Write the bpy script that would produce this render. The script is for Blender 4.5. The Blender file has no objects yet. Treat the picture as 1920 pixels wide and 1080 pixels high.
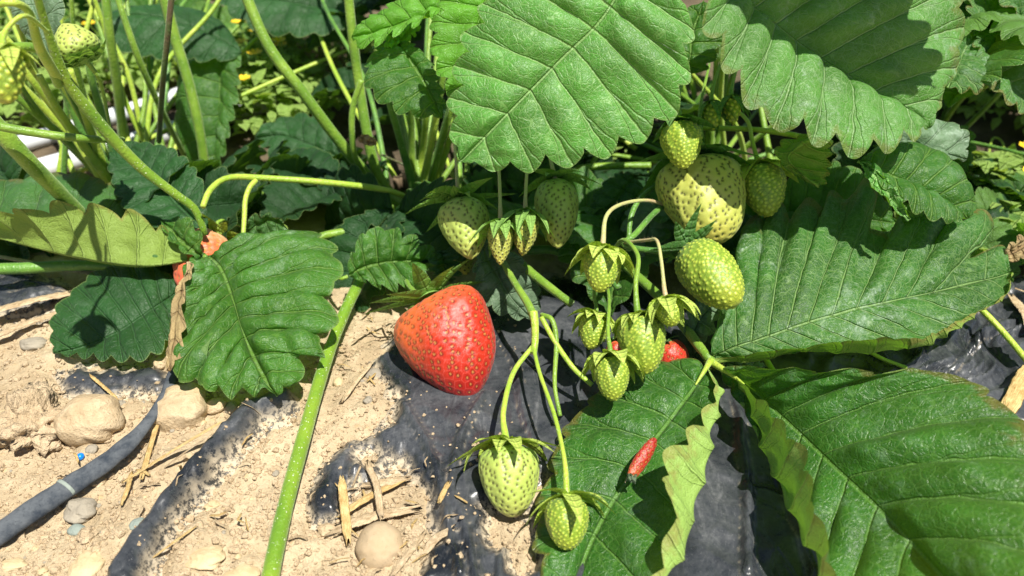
import bpy, math, random
import numpy as np
from mathutils import Vector

S = bpy.context.scene
COL = S.collection
random.seed(7)
RNG = np.random.RandomState(11)

# ------------------------------------------------------------------ camera
H, PITCH, F = 0.215, math.radians(35), 1480.0
cam = bpy.data.cameras.new('camera')
cam.sensor_width = 36; cam.lens = 36 * F / 1920
cam.clip_start = 0.01; cam.clip_end = 400
cam.dof.use_dof = True; cam.dof.focus_distance = 0.29; cam.dof.aperture_fstop = 12
camo = bpy.data.objects.new('camera', cam); COL.objects.link(camo)
camo.location = (0, 0, H); camo.rotation_euler = (math.pi / 2 - PITCH, 0, 0)
S.camera = camo
# ------------------------------------------------------------------ light
SUN = Vector((0.24, -0.32, 0.91)).normalized()
el = math.asin(SUN.z); az = math.atan2(SUN.x, SUN.y)
w = bpy.data.worlds.new('World'); S.world = w; w.use_nodes = True
wn = w.node_tree.nodes; wl = w.node_tree.links
sky = wn.new('ShaderNodeTexSky'); sky.sky_type = 'NISHITA'; sky.sun_disc = False
sky.sun_elevation = el; sky.sun_rotation = az
wl.new(sky.outputs[0], wn['Background'].inputs[0]); wn['Background'].inputs[1].default_value = 0.05
sl = bpy.data.lights.new('sun', 'SUN'); sl.energy = 5.0; sl.angle = math.radians(0.53); sl.color = (1, 0.955, 0.87)
so = bpy.data.objects.new('sun', sl); COL.objects.link(so)
so.rotation_euler = (-SUN).to_track_quat('-Z', 'Y').to_euler(); so.location = (0.5, 0, 2)
S.view_settings.view_transform = 'Standard'; S.view_settings.look = 'None'
S.view_settings.exposure = 0.70; S.view_settings.gamma = 1
S.cycles.max_bounces = 8; S.cycles.transparent_max_bounces = 6
S.cycles.use_denoising = True
S.cycles.sample_clamp_indirect = 6

# ------------------------------------------------------------------ pixel rays -> points (cm in, metres out)
cP, sP = math.cos(PITCH), math.sin(PITCH)
CAMP = np.array([0, 0, H])
def P(px, py, v, sink=None):
    """v >= 14: distance along the view axis in cm; v < 14: height above the soil in cm"""
    a = (px - 960) / F; b = (540 - py) / F
    d = np.array([a, cP + b * sP, -sP + b * cP])
    k = v / 100.0 if v >= 14 else (H - v / 100.0) / -d[2]
    p = CAMP + d * k
    if p[2] < 0.003:
        p = CAMP + d * ((H - 0.003) / -d[2])
    return p
def pix(x, y, z):
    f = y * cP - (z - H) * sP; u = y * sP + (z - H) * cP
    f = np.maximum(f, 1e-3)
    return 960 + x / f * F, 540 - u / f * F

# ------------------------------------------------------------------ noise
def vnoise(x, y, seed=0):
    r = np.random.RandomState(seed); T = r.rand(256, 256)
    xi = np.floor(x).astype(int); yi = np.floor(y).astype(int)
    fx = x - xi; fy = y - yi
    fx = fx * fx * (3 - 2 * fx); fy = fy * fy * (3 - 2 * fy)
    a = T[xi % 256, yi % 256]; b = T[(xi + 1) % 256, yi % 256]
    c = T[xi % 256, (yi + 1) % 256]; d = T[(xi + 1) % 256, (yi + 1) % 256]
    return (a * (1 - fx) + b * fx) * (1 - fy) + (c * (1 - fx) + d * fx) * fy * 1.0 - 0.5
def fbm(x, y, sc, octv=4, seed=0, g=0.5):
    s = 0; a = 1
    for k in range(octv):
        s = s + a * vnoise(x * sc + 17.3 * k, y * sc - 9.1 * k, seed + k); a *= g; sc *= 2.03
    return s
def sstep(a, b, x):
    t = np.clip((x - a) / (b - a), 0, 1); return t * t * (3 - 2 * t)

# ------------------------------------------------------------------ object helpers
def link(o, parent=None):
    COL.objects.link(o)
    if parent is not None: o.parent = parent
    return o
def wloc(o):
    v = np.zeros(3)
    while o is not None: v = v + np.array(o.location); o = o.parent
    return v
def tag(o, label=None, cat=None, group=None, kind=None):
    if label: o['label'] = label
    if cat: o['category'] = cat
    if group: o['group'] = group
    if kind: o['kind'] = kind
    return o
def thing(name, loc, label, cat, group=None):
    o = bpy.data.objects.new(name, None); link(o); o.location = Vector([float(q) for q in loc])
    o.empty_display_size = 0.005
    return tag(o, label, cat, group)
def mesh_obj(name, V, Fc, mat, parent=None, origin=None, uv=None, attrs=None, cols=None, smooth=True):
    V = np.asarray(V, dtype=float)
    if parent is not None: off = wloc(parent); loc = np.zeros(3)
    elif origin is not None: off = np.array(origin, dtype=float); loc = off
    else: off = np.zeros(3); loc = off
    me = bpy.data.meshes.new(name)
    if isinstance(Fc, np.ndarray):
        n = len(Fc); k = Fc.shape[1]
        me.vertices.add(len(V)); me.vertices.foreach_set('co', (V - off).ravel())
        me.loops.add(n * k); me.loops.foreach_set('vertex_index', Fc.ravel().astype(np.int32))
        me.polygons.add(n); me.polygons.foreach_set('loop_start', np.arange(0, n * k, k, dtype=np.int32))
        me.update(calc_edges=True); me.validate()
    else:
        me.from_pydata([tuple(v) for v in (V - off)], [], [tuple(f) for f in Fc]); me.update()
    if smooth: me.polygons.foreach_set('use_smooth', np.ones(len(me.polygons), dtype=bool))
    if uv is not None:
        li = np.zeros(len(me.loops), dtype=np.int32); me.loops.foreach_get('vertex_index', li)
        l = me.uv_layers.new(name='UVMap'); l.data.foreach_set('uv', np.asarray(uv)[li].ravel())
    for k, v in (attrs or {}).items():
        a = me.attributes.new(k, 'FLOAT', 'POINT'); a.data.foreach_set('value', np.asarray(v, dtype=np.float32).ravel())
    if cols is not None:
        a = me.attributes.new('Col', 'FLOAT_COLOR', 'POINT')
        c = np.ones((len(V), 4)); c[:, :3] = cols; a.data.foreach_set('color', c.ravel())
    me.materials.append(mat)
    o = bpy.data.objects.new(name, me); link(o, parent); o.location = Vector([float(q) for q in loc])
    return o
def grid_faces(nu, nv, wrap=False):
    i = np.arange(nu - 1)[:, None]; j = np.arange(nv if wrap else nv - 1)[None, :]
    j2 = (j + 1) % nv
    a = i * nv + j; b = (i + 1) * nv + j; c = (i + 1) * nv + j2; d = i * nv + j2
    return np.stack([a + 0 * j, b + 0 * j, c, d], -1).reshape(-1, 4)
def spline(pts, n, arc=True):
    """Catmull-Rom through pts, n samples evenly spaced along it"""
    p = np.array(pts, dtype=float)
    if len(p) == 2: p = np.array([p[0], (p[0] + p[1]) / 2, p[1]])
    q = np.vstack([2 * p[0] - p[1], p, 2 * p[-1] - p[-2]])
    out = []
    for i in range(1, len(q) - 2):
        t = np.linspace(0, 1, 24, endpoint=False)[:, None]
        a, b, c, d = q[i - 1], q[i], q[i + 1], q[i + 2]
        out.append(0.5 * ((2 * b) + (c - a) * t + (2 * a - 5 * b + 4 * c - d) * t ** 2 + (3 * b - a - 3 * c + d) * t ** 3))
    out = np.vstack(out + [p[-1:]])
    if isinstance(n, np.ndarray): s = n
    else: s = np.linspace(0, 1, n)
    L = np.r_[0, np.cumsum(np.linalg.norm(np.diff(out[:, :3], axis=0), axis=1))]
    L /= L[-1] if L[-1] > 0 else 1
    return np.stack([np.interp(s, L, out[:, k]) for k in range(out.shape[1])], -1)
def nrm(v):
    return v / np.maximum(np.linalg.norm(v, axis=-1, keepdims=True), 1e-12)

# ------------------------------------------------------------------ materials
class N:
    def __init__(s, name):
        s.m = bpy.data.materials.new(name); s.m.use_nodes = True
        s.t = s.m.node_tree; s.n = s.t.nodes; s.l = s.t.links
        s.b = s.n['Principled BSDF']; s.out = s.n['Material Output']
    def put(s, sock, v):
        if hasattr(v, 'is_linked') or hasattr(v, 'links'): s.l.new(v, sock)
        else:
            if isinstance(v, tuple) and len(v) == 3 and sock.type == 'RGBA': v = v + (1,)
            sock.default_value = v
    def math(s, op, a, b=0.0, c=None):
        n = s.n.new('ShaderNodeMath'); n.operation = op; s.put(n.inputs[0], a); s.put(n.inputs[1], b)
        if c is not None: s.put(n.inputs[2], c)
        return n.outputs[0]
    def ss(s, v, a, b, lo=0.0, hi=1.0):
        n = s.n.new('ShaderNodeMapRange'); n.interpolation_type = 'SMOOTHSTEP'; s.put(n.inputs[0], v)
        n.inputs[1].default_value = a; n.inputs[2].default_value = b; n.inputs[3].default_value = lo; n.inputs[4].default_value = hi
        return n.outputs[0]
    def mix(s, f, a, b, mode='MIX'):
        n = s.n.new('ShaderNodeMix'); n.data_type = 'RGBA'; n.blend_type = mode
        s.put(n.inputs[0], f); s.put(n.inputs[6], a); s.put(n.inputs[7], b); return n.outputs[2]
    def obj(s, scale=(1, 1, 1)):
        n = s.n.new('ShaderNodeTexCoord'); m = s.n.new('ShaderNodeMapping'); s.l.new(n.outputs['Object'], m.inputs[0])
        m.inputs['Scale'].default_value = scale; return m.outputs[0]
    def noise(s, v, scale, detail=4, rough=0.6, dist=0.0):
        n = s.n.new('ShaderNodeTexNoise'); s.put(n.inputs['Vector'], v); n.inputs['Scale'].default_value = scale
        n.inputs['Detail'].default_value = detail; n.inputs['Roughness'].default_value = rough; n.inputs['Distortion'].default_value = dist
        return n.outputs[0]
    def voro(s, v, scale, feature='DISTANCE_TO_EDGE', rnd=1.0):
        n = s.n.new('ShaderNodeTexVoronoi'); n.feature = feature; s.put(n.inputs['Vector'], v); n.inputs['Scale'].default_value = scale
        n.inputs['Randomness'].default_value = rnd
        return n.outputs[0] if feature != 'COLOR' else n.outputs['Color']
    def attr(s, name, col=False):
        n = s.n.new('ShaderNodeAttribute'); n.attribute_name = name; return n.outputs['Color' if col else 'Fac']
    def bump(s, h, dist, strength=1.0, normal=None):
        n = s.n.new('ShaderNodeBump'); s.put(n.inputs['Height'], h); n.inputs['Distance'].default_value = dist
        n.inputs['Strength'].default_value = strength
        if normal is not None: s.put(n.inputs['Normal'], normal)
        return n.outputs[0]
    def bs(s, **k):
        for a, v in k.items(): s.put(s.b.inputs[a.replace('_', ' ')], v)

def leaf_material(name, top, under, vein=(0.16, 0.30, 0.05), dust=0.25, trans=0.34, tcol=(0.22, 0.50, 0.02), rough=0.42, brown=0.0, bumpd=0.0006, spec=0.42):
    n = N(name)
    uvn = n.n.new('ShaderNodeUVMap'); sp = n.n.new('ShaderNodeSeparateXYZ'); n.l.new(uvn.outputs[0], sp.inputs[0])
    geo = n.n.new('ShaderNodeNewGeometry'); back = geo.outputs['Backfacing']
    o = n.obj()
    wob = n.noise(o, 120, 2)
    x = n.math('ADD', sp.outputs[0], n.math('MULTIPLY', n.math('SUBTRACT', wob, 0.5), 0.16))
    fr = n.math('ABSOLUTE', n.math('SUBTRACT', n.math('FRACT', n.math('ADD', x, 0.5)), 0.5))
    lat = n.math('MULTIPLY', fr, n.attr('sp'))
    latm = n.ss(lat, 0.00010, 0.00075, 1, 0)
    fk = n.math('SUBTRACT', fr, n.math('MULTIPLY', n.math('MAXIMUM', n.math('SUBTRACT', n.attr('edge'), 0.42), 0.0), 0.52))
    lat2 = n.math('MULTIPLY', n.math('ABSOLUTE', fk), n.attr('sp'))
    latm = n.math('MAXIMUM', latm, n.math('MULTIPLY', n.ss(lat2, 0.00008, 0.00055, 1, 0), n.ss(n.attr('edge'), 0.40, 0.50, 0, 0.6)))
    midm = n.ss(n.math('ABSOLUTE', sp.outputs[1]), 0.0002, 0.0008, 1, 0)
    # warped coordinates for the net of small veins
    cmb = n.n.new('ShaderNodeVectorMath'); cmb.operation = 'ADD'; n.l.new(o, cmb.inputs[0])
    nc = n.n.new('ShaderNodeTexNoise'); nc.inputs['Scale'].default_value = 300; n.l.new(o, nc.inputs['Vector'])
    sc = n.n.new('ShaderNodeVectorMath'); sc.operation = 'SCALE'; n.l.new(nc.outputs['Color'], sc.inputs[0]); sc.inputs['Scale'].default_value = 0.0016
    n.l.new(sc.outputs[0], cmb.inputs[1]); ov = cmb.outputs[0]
    v1 = n.ss(n.voro(ov, 330), 0.0, 0.09, 1, 0)
    v2 = n.ss(n.voro(ov, 850), 0.0, 0.16, 1, 0)
    net = n.math('MAXIMUM', n.math('MULTIPLY', v1, 0.55), n.math('MULTIPLY', v2, 0.3))
    veins = n.math('MAXIMUM', n.math('MAXIMUM', n.math('MULTIPLY', latm, 0.95), midm), net)
    big = n.noise(o, 45, 3); fine = n.noise(o, 1400, 3, 0.7)
    c = n.mix(n.ss(big, 0.3, 0.7), tuple(q * 0.72 for q in top), tuple(min(1, q * 1.3) for q in top))
    c = n.mix(n.math('MULTIPLY', veins, 0.7), c, vein)
    # dust and spray residue: specks and smears lying on the upper side
    d1 = n.ss(n.noise(o, 160, 5, 0.75), 0.50, 0.72); d2 = n.ss(n.noise(o, 700, 3, 0.8), 0.56, 0.70)
    d3 = n.ss(n.noise(o, 38, 2), 0.40, 0.72)
    dm = n.math('MULTIPLY', n.math('ADD', n.math('MULTIPLY', d1, 0.6), n.math('MULTIPLY', d2, 0.7)), n.math('MULTIPLY_ADD', d3, 0.85, 0.15))
    blot = n.math('MULTIPLY', n.ss(n.noise(o, 85, 4, 0.6, 0.5), 0.60, 0.74), n.ss(d3, 0.2, 0.7))
    dm = n.math('ADD', dm, n.math('MULTIPLY', blot, 0.55))
    dm = n.math('MINIMUM', n.math('MULTIPLY', dm, dust), 0.9)
    c = n.mix(dm, c, (0.46, 0.60, 0.46))
    cu = n.mix(n.math('MULTIPLY', veins, 0.5), under, tuple(min(1, q * 1.5 + 0.03) for q in under))
    edge = n.attr('edge')
    if brown > 0:
        bm = n.math('MULTIPLY', n.ss(n.math('ADD', edge, n.math('MULTIPLY', n.math('SUBTRACT', n.noise(o, 200, 3), 0.5), 0.5)), 0.88, 1.0), brown)
        c = n.mix(bm, c, (0.22, 0.10, 0.03)); cu = n.mix(bm, cu, (0.25, 0.12, 0.04))
    else:
        rim = n.ss(edge, 0.965, 1.0)
        c = n.mix(n.math('MULTIPLY', rim, 0.45), c, (0.25, 0.33, 0.10))
    col = n.mix(back, c, cu)
    h = n.math('SUBTRACT', n.math('MULTIPLY', n.noise(o, 500, 3), 0.6), n.math('ADD', n.math('MULTIPLY', latm, 0.9), n.math('ADD', midm, n.math('MULTIPLY', net, 0.42))))
    h = n.math('ADD', h, n.math('MULTIPLY', fine, 0.22))
    nb = n.bump(h, bumpd)
    n.bs(Base_Color=col, Roughness=n.math('ADD', n.math('MULTIPLY_ADD', fine, 0.25, rough - 0.12), n.math('MULTIPLY', back, 0.2)), Normal=nb, Specular_IOR_Level=spec)
    n.b.inputs['Sheen Weight'].default_value = 0.02
    tr = n.n.new('ShaderNodeBsdfTranslucent')
    n.put(tr.inputs[0], n.mix(n.math('MULTIPLY', veins, 0.35), tcol, tuple(q * 0.6 for q in tcol))); n.l.new(nb, tr.inputs['Normal'])
    ms = n.n.new('ShaderNodeMixShader'); ms.inputs[0].default_value = trans
    n.l.new(n.b.outputs[0], ms.inputs[1]); n.l.new(tr.outputs[0], ms.inputs[2]); n.l.new(ms.outputs[0], n.out.inputs[0])
    return n.m

M = {}
M['leaf'] = leaf_material('leaf_green', (0.038, 0.140, 0.013), (0.13, 0.24, 0.06), dust=0.45)
M['leaf_bright'] = leaf_material('leaf_bright', (0.085, 0.285, 0.035), (0.20, 0.34, 0.08), vein=(0.36, 0.58, 0.20), dust=0.45, rough=0.40, spec=0.5)
M['leaf_dusty'] = leaf_material('leaf_dusty', (0.030, 0.125, 0.013), (0.22, 0.33, 0.05), vein=(0.28, 0.46, 0.14), dust=0.85, rough=0.45, brown=0.5)
M['leaf_shade_tone'] = leaf_material('leaf_shade_tone', (0.012, 0.062, 0.010), (0.07, 0.15, 0.04), vein=(0.035, 0.11, 0.03), dust=0.16, trans=0.20, rough=0.5)  # darker copy of the leaf green for shaded leaves, shade painted into the colour
M['leaf_deep_shade_tone'] = leaf_material('leaf_deep_shade_tone', (0.007, 0.038, 0.006), (0.05, 0.11, 0.03), vein=(0.02, 0.07, 0.02), dust=0.08, trans=0.18, rough=0.55, spec=0.3)  # near-black copy: deep shade of the thicket put into the leaf colour
M['leaf_olive'] = leaf_material('leaf_olive', (0.040, 0.12, 0.025), (0.21, 0.31, 0.05), vein=(0.10, 0.2, 0.05), dust=0.3, brown=0.35, trans=0.25)
M['leaf_young'] = leaf_material('leaf_young', (0.13, 0.38, 0.03), (0.20, 0.38, 0.05), vein=(0.2, 0.42, 0.06), dust=0.12, trans=0.45, tcol=(0.30, 0.62, 0.02))
M['leaf_grey'] = leaf_material('leaf_grey', (0.09, 0.16, 0.08), (0.13, 0.19, 0.11), vein=(0.16, 0.24, 0.14), dust=0.7, trans=0.2, rough=0.5)
M['leaf_flap'] = leaf_material('leaf_flap', (0.027, 0.115, 0.011), (0.30, 0.46, 0.10), vein=(0.16, 0.33, 0.06), dust=0.4, brown=0.45, trans=0.28, rough=0.33)
M['leaf_dry'] = leaf_material('leaf_dry', (0.36, 0.27, 0.12), (0.42, 0.30, 0.15), vein=(0.25, 0.16, 0.07), dust=0.1, trans=0.2, tcol=(0.4, 0.25, 0.08), rough=0.7)
M['leaf_pale_dusty'] = leaf_material('leaf_pale_dusty', (0.085, 0.25, 0.035), (0.24, 0.36, 0.05), vein=(0.34, 0.52, 0.22), dust=0.95, rough=0.42, brown=0.35, trans=0.38)
M['leaf_back'] = leaf_material('leaf_back', (0.030, 0.12, 0.012), (0.11, 0.22, 0.05), dust=0.3, trans=0.36)
M['leaf_back_pale'] = leaf_material('leaf_back_pale', (0.10, 0.22, 0.04), (0.18, 0.32, 0.07), dust=0.3, trans=0.42)
M['sepal'] = leaf_material('sepal_green', (0.16, 0.34, 0.045), (0.22, 0.40, 0.08), vein=(0.24, 0.42, 0.08), dust=0.12, trans=0.3, tcol=(0.35, 0.6, 0.05), rough=0.5)
M['sepal_yellow'] = leaf_material('sepal_yellow', (0.44, 0.62, 0.06), (0.50, 0.64, 0.11), vein=(0.4, 0.55, 0.12), dust=0.12, trans=0.32, tcol=(0.5, 0.65, 0.05), rough=0.5, brown=0.25)
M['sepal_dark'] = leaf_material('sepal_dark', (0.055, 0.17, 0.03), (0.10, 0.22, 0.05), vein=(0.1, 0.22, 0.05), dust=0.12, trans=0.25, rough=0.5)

def stem_material(name, a, b, speck=0.25, tint=None, scale=90):
    n = N(name); o = n.obj(); m1 = n.noise(o, scale, 3)
    c = n.mix(n.ss(m1, 0.35, 0.65), a, b)
    sp = n.ss(n.voro(o, 900, 'F1'), 0.18, 0.30, 1, 0)
    gate = n.ss(n.noise(o, 500, 1), 0.5, 0.6)
    sp = n.math('MULTIPLY', n.math('MULTIPLY', sp, gate), speck)
    c = n.mix(sp, c, (0.65, 0.75, 0.45))
    if tint: c = n.mix(n.ss(n.noise(o, 60, 2), 0.55, 0.7), c, tint)
    n.bs(Base_Color=c, Roughness=0.42, Normal=n.bump(n.math('ADD', n.noise(o, 900, 2), sp), 0.0004), Subsurface_Weight=0.15, Subsurface_Scale=0.002)
    n.b.inputs['Subsurface Radius'].default_value = (0.6, 1, 0.2)
    n.b.inputs['Sheen Weight'].default_value = 0.25; n.b.inputs['Sheen Tint'].default_value = (0.8, 1, 0.6, 1)
    return n.m
M['stem'] = stem_material('stem_green', (0.12, 0.24, 0.018), (0.20, 0.33, 0.03))
M['stem_dark'] = stem_material('stem_dark', (0.06, 0.17, 0.025), (0.12, 0.27, 0.03))
M['stem_yellow'] = stem_material('stem_yellow', (0.27, 0.42, 0.03), (0.40, 0.50, 0.06))
M['stem_pink'] = stem_material('stem_pink', (0.45, 0.33, 0.17), (0.42, 0.42, 0.16))
M['stem_brown'] = stem_material('stem_brown', (0.09, 0.06, 0.03), (0.07, 0.12, 0.03), speck=0)
M['stem_speck'] = stem_material('stem_speckled', (0.11, 0.23, 0.012), (0.19, 0.31, 0.02), speck=0.9, scale=40)
M['hair'] = stem_material('plant_hair', (0.55, 0.62, 0.35), (0.62, 0.66, 0.42), speck=0)

def fruit_material(name, rough=0.36, sss=0.12, coat=0.1, fine=0.00012, spec=0.5):
    n = N(name); o = n.obj()
    c = n.attr('Col', True)
    f = n.noise(o, 700, 2)
    c = n.mix(0.25, c, n.mix(f, (0.55, 0.5, 0.45), (1, 1, 1)), 'MULTIPLY')
    n.bs(Base_Color=c, Roughness=n.math('MULTIPLY_ADD', f, 0.25, rough - 0.1), Subsurface_Weight=sss, Subsurface_Scale=0.0025, Coat_Weight=coat, Coat_Roughness=0.3, Specular_IOR_Level=spec, Sheen_Weight=0.08,
         Normal=n.bump(n.noise(o, 2500, 2), fine))
    n.b.inputs['Subsurface Radius'].default_value = (1, 0.6, 0.3)
    return n.m
M['fruit_ripe'] = fruit_material('fruit_ripe', 0.33, 0.07, 0.0, spec=0.38)
M['fruit_green'] = fruit_material('fruit_unripe', 0.42, 0.15, 0.05)

def soil_material():
    n = N('dry_soil'); o = n.obj()
    a = n.noise(o, 18, 5, 0.65); b = n.noise(o, 120, 5, 0.7); g = n.noise(o, 900, 4, 0.75)
    c = n.mix(n.ss(a, 0.3, 0.7), (0.40, 0.305, 0.185), (0.60, 0.485, 0.315))
    c = n.mix(n.math('MULTIPLY', n.ss(b, 0.45, 0.7), 0.5), c, (0.66, 0.54, 0.365))
    c = n.mix(n.math('MULTIPLY', n.ss(g, 0.52, 0.75), 0.45), c, (0.22, 0.16, 0.10))
    cell = n.ss(n.voro(o, 240, 'F1'), 0.10, 0.34, 1, 0)
    gate = n.ss(n.noise(o, 90, 2), 0.50, 0.62)
    c = n.mix(n.math('MULTIPLY', n.math('MULTIPLY', cell, gate), 0.5), c, (0.62, 0.42, 0.20))
    # shade under and behind the plants, painted into the soil colour
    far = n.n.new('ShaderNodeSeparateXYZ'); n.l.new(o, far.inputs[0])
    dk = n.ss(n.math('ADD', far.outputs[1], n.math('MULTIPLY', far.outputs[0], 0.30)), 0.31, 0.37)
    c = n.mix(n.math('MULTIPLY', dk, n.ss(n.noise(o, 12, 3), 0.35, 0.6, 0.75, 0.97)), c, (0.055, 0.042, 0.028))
    h = n.math('ADD', n.math('MULTIPLY', b, 1.0), n.math('MULTIPLY', g, 0.45))
    h = n.math('ADD', h, n.math('MULTIPLY', n.math('MULTIPLY', cell, gate), 0.3))
    n.bs(Base_Color=c, Roughness=0.95, Normal=n.bump(h, 0.0022), Specular_IOR_Level=0.15)
    return n.m
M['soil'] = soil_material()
def film_material():
    n = N('black_mulch_plastic'); o = n.obj()
    d = n.attr('dust')
    big = n.noise(o, 30, 5, 0.65, 0.6); fine = n.noise(o, 420, 5, 0.8); st = n.noise(n.obj((1, 0.25, 1)), 160, 5, 0.75, 1.2)
    m = n.math('ADD', n.math('MULTIPLY', n.ss(big, 0.36, 0.70), 0.45), n.math('MULTIPLY', n.ss(st, 0.5, 0.75), 0.5))
    m = n.math('MULTIPLY', m, n.ss(fine, 0.30, 0.62, 0.35, 1.1))
    spk = n.ss(n.noise(o, 1500, 3, 0.8), 0.60, 0.68)
    m = n.math('ADD', m, n.math('MULTIPLY', spk, 0.35))
    m = n.math('MINIMUM', n.math('ADD', n.math('MULTIPLY', m, 0.34), n.math('MULTIPLY', n.math('MULTIPLY', d, d), n.ss(fine, 0.42, 0.54, 0.05, 1.5))), 1.0)
    cr = n.math('ABSOLUTE', n.math('SUBTRACT', n.noise(n.obj((1, 0.35, 1)), 30, 1, 0.5, 0.4), 0.5)); crm = n.ss(cr, 0.0, 0.035, 1, 0)
    cr2 = n.math('ABSOLUTE', n.math('SUBTRACT', n.noise(n.obj((1, 0.5, 1)), 75, 1, 0.5, 0.3), 0.5)); crm2 = n.ss(cr2, 0.0, 0.05, 1, 0)
    c = n.mix(m, (0.009, 0.011, 0.014), n.mix(n.ss(d, 0.05, 0.5), (0.36, 0.36, 0.36), (0.48, 0.40, 0.28)))
    c = n.mix(n.math('MULTIPLY', n.ss(big, 0.3, 0.6), 0.04), c, (0.32, 0.38, 0.46))
    n.bs(Base_Color=c, Roughness=n.math('MULTIPLY_ADD', m, 0.7, 0.25), Specular_IOR_Level=0.5,
         Normal=n.bump(n.math('ADD', n.math('ADD', n.math('MULTIPLY', n.noise(n.obj((1, 0.5, 1)), 60, 2, 0.5, 0.3), 0.4), n.math('ADD', n.math('MULTIPLY', crm, 0.16), n.math('MULTIPLY', crm2, 0.10))), n.math('MULTIPLY', m, 0.12)), 0.0013))
    return n.m
M['film'] = film_material()
def rock_material(name, a, b, bd=0.0006):
    n = N(name); o = n.obj(); x = n.noise(o, 120, 5, 0.7); y = n.noise(o, 900, 3, 0.7)
    c = n.mix(n.ss(x, 0.3, 0.7), a, b); c = n.mix(n.math('MULTIPLY', n.ss(y, 0.55, 0.7), 0.4), c, tuple(q * 0.5 for q in a))
    n.bs(Base_Color=c, Roughness=0.85, Normal=n.bump(n.math('ADD', x, n.math('MULTIPLY', y, 0.4)), bd), Specular_IOR_Level=0.3); return n.m
M['stone'] = rock_material('stone_tan', (0.42, 0.31, 0.18), (0.56, 0.44, 0.28), 0.0014)
M['stone_smooth'] = rock_material('stone_smooth', (0.40, 0.30, 0.18), (0.47, 0.36, 0.23), 0.0002)
M['stone_yellow'] = rock_material('stone_yellow', (0.46, 0.35, 0.19), (0.58, 0.47, 0.29))
M['stone_grey'] = rock_material('stone_grey', (0.25, 0.22, 0.17), (0.34, 0.30, 0.23))
M['stone_blue'] = rock_material('stone_blue', (0.20, 0.24, 0.21), (0.28, 0.32, 0.28))
M['clod'] = rock_material('soil_clod', (0.44, 0.33, 0.20), (0.58, 0.45, 0.29), 0.003)
def straw_material(name, a, b):
    n = N(name); o = n.obj(); x = n.noise(o, 400, 4, 0.7)
    uvn = n.n.new('ShaderNodeUVMap'); mp = n.n.new('ShaderNodeMapping'); n.l.new(uvn.outputs[0], mp.inputs[0]); mp.inputs['Scale'].default_value = (2, 22, 1)
    st = n.noise(mp.outputs[0], 2, 3, 0.6)
    n.bs(Base_Color=n.mix(n.ss(n.math('ADD', n.math('MULTIPLY', x, 0.4), n.math('MULTIPLY', st, 0.6)), 0.35, 0.65), a, b), Roughness=0.55, Normal=n.bump(st, 0.0004)); return n.m
M['straw'] = straw_material('straw_gold', (0.36, 0.21, 0.06), (0.72, 0.54, 0.24))
M['straw_pale'] = straw_material('straw_pale', (0.30, 0.20, 0.10), (0.66, 0.52, 0.33))
def plain(name, c, rough=0.5, nscale=200, var=0.25, **k):
    n = N(name); o = n.obj(); x = n.noise(o, nscale, 4)
    n.bs(Base_Color=n.mix(x, tuple(q * (1 - var) for q in c), tuple(min(1, q * (1 + var)) for q in c)), Roughness=rough, **k); return n.m
M['pipe'] = plain('white_pipe', (0.62, 0.64, 0.66), 0.4, 20)
M['tape'] = None
M['bead'] = plain('blue_plastic', (0.005, 0.20, 0.75), 0.3)
M['petal'] = plain('yellow_petal', (0.80, 0.55, 0.02), 0.5)
M['weed'] = leaf_material('weed_leaf', (0.33, 0.50, 0.05), (0.25, 0.38, 0.08), dust=0.1, trans=0.4, tcol=(0.5, 0.7, 0.08))
M['red_flesh'] = plain('red_flesh', (0.24, 0.005, 0.003), 0.5, 1200, 0.95, Specular_IOR_Level=0.2)
M['debris'] = plain('brown_debris', (0.13, 0.09, 0.05), 0.9, 300, 0.5)

# ------------------------------------------------------------------ ground and film
def poly_sd(X, Y, poly):
    """signed distance in pixels, positive inside"""
    p = np.array(poly, dtype=float); n = len(p)
    d = np.full(X.shape, 1e9); ins = np.zeros(X.shape, dtype=bool)
    for i in range(n):
        a = p[i]; b = p[(i + 1) % n]; e = b - a
        wx = X - a[0]; wy = Y - a[1]
        t = np.clip((wx * e[0] + wy * e[1]) / (e @ e), 0, 1)
        d = np.minimum(d, np.hypot(wx - e[0] * t, wy - e[1] * t))
        c = ((a[1] > Y) != (b[1] > Y)) & (X < (b[0] - a[0]) * (Y - a[1]) / (b[1] - a[1] + 1e-9) + a[0])
        ins ^= c
    return np.where(ins, d, -d)
def path_sd(X, Y, path):
    best = np.full(X.shape, -1e9); along = np.zeros(X.shape)
    for a, b in zip(path[:-1], path[1:]):
        ex, ey = b[0] - a[0], b[1] - a[1]
        t = np.clip(((X - a[0]) * ex + (Y - a[1]) * ey) / (ex * ex + ey * ey), 0, 1)
        v = (a[2] + (b[2] - a[2]) * t) - np.hypot(X - a[0] - ex * t, Y - a[1] - ey * t)
        best = np.maximum(best, v)
    return best
def axis(lo, hi, step, far_lo, far_hi):
    a = list(np.arange(lo, hi, step)); s = step; v = a[-1]
    while v < far_hi: s *= 1.12; v += s; a.append(v)
    s = step; v = lo; pre = []
    while v > far_lo: s *= 1.12; v -= s; pre.append(v)
    return np.array(pre[::-1] + a)
ax = axis(-0.26, 0.30, 0.0011, -40, 40); ay = axis(0.13, 0.46, 0.0011, -40, 120)
GX, GY = np.meshgrid(ax, ay, indexing='ij')
near = sstep(3.0, 1.0, np.hypot(GX, GY))
PX, PY = pix(GX, np.maximum(GY, 0.05), 0)
infront = GY > 0.08
PXn = PX + 14 * fbm(GX, GY, 90, 3, 31); PYn = PY + 14 * fbm(GX, GY, 90, 3, 41)
FOLDS = [[(545, 762, 20), (480, 772, 28), (420, 850, 27), (350, 930, 27), (290, 1010, 31), (240, 1100, 40)]]
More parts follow.
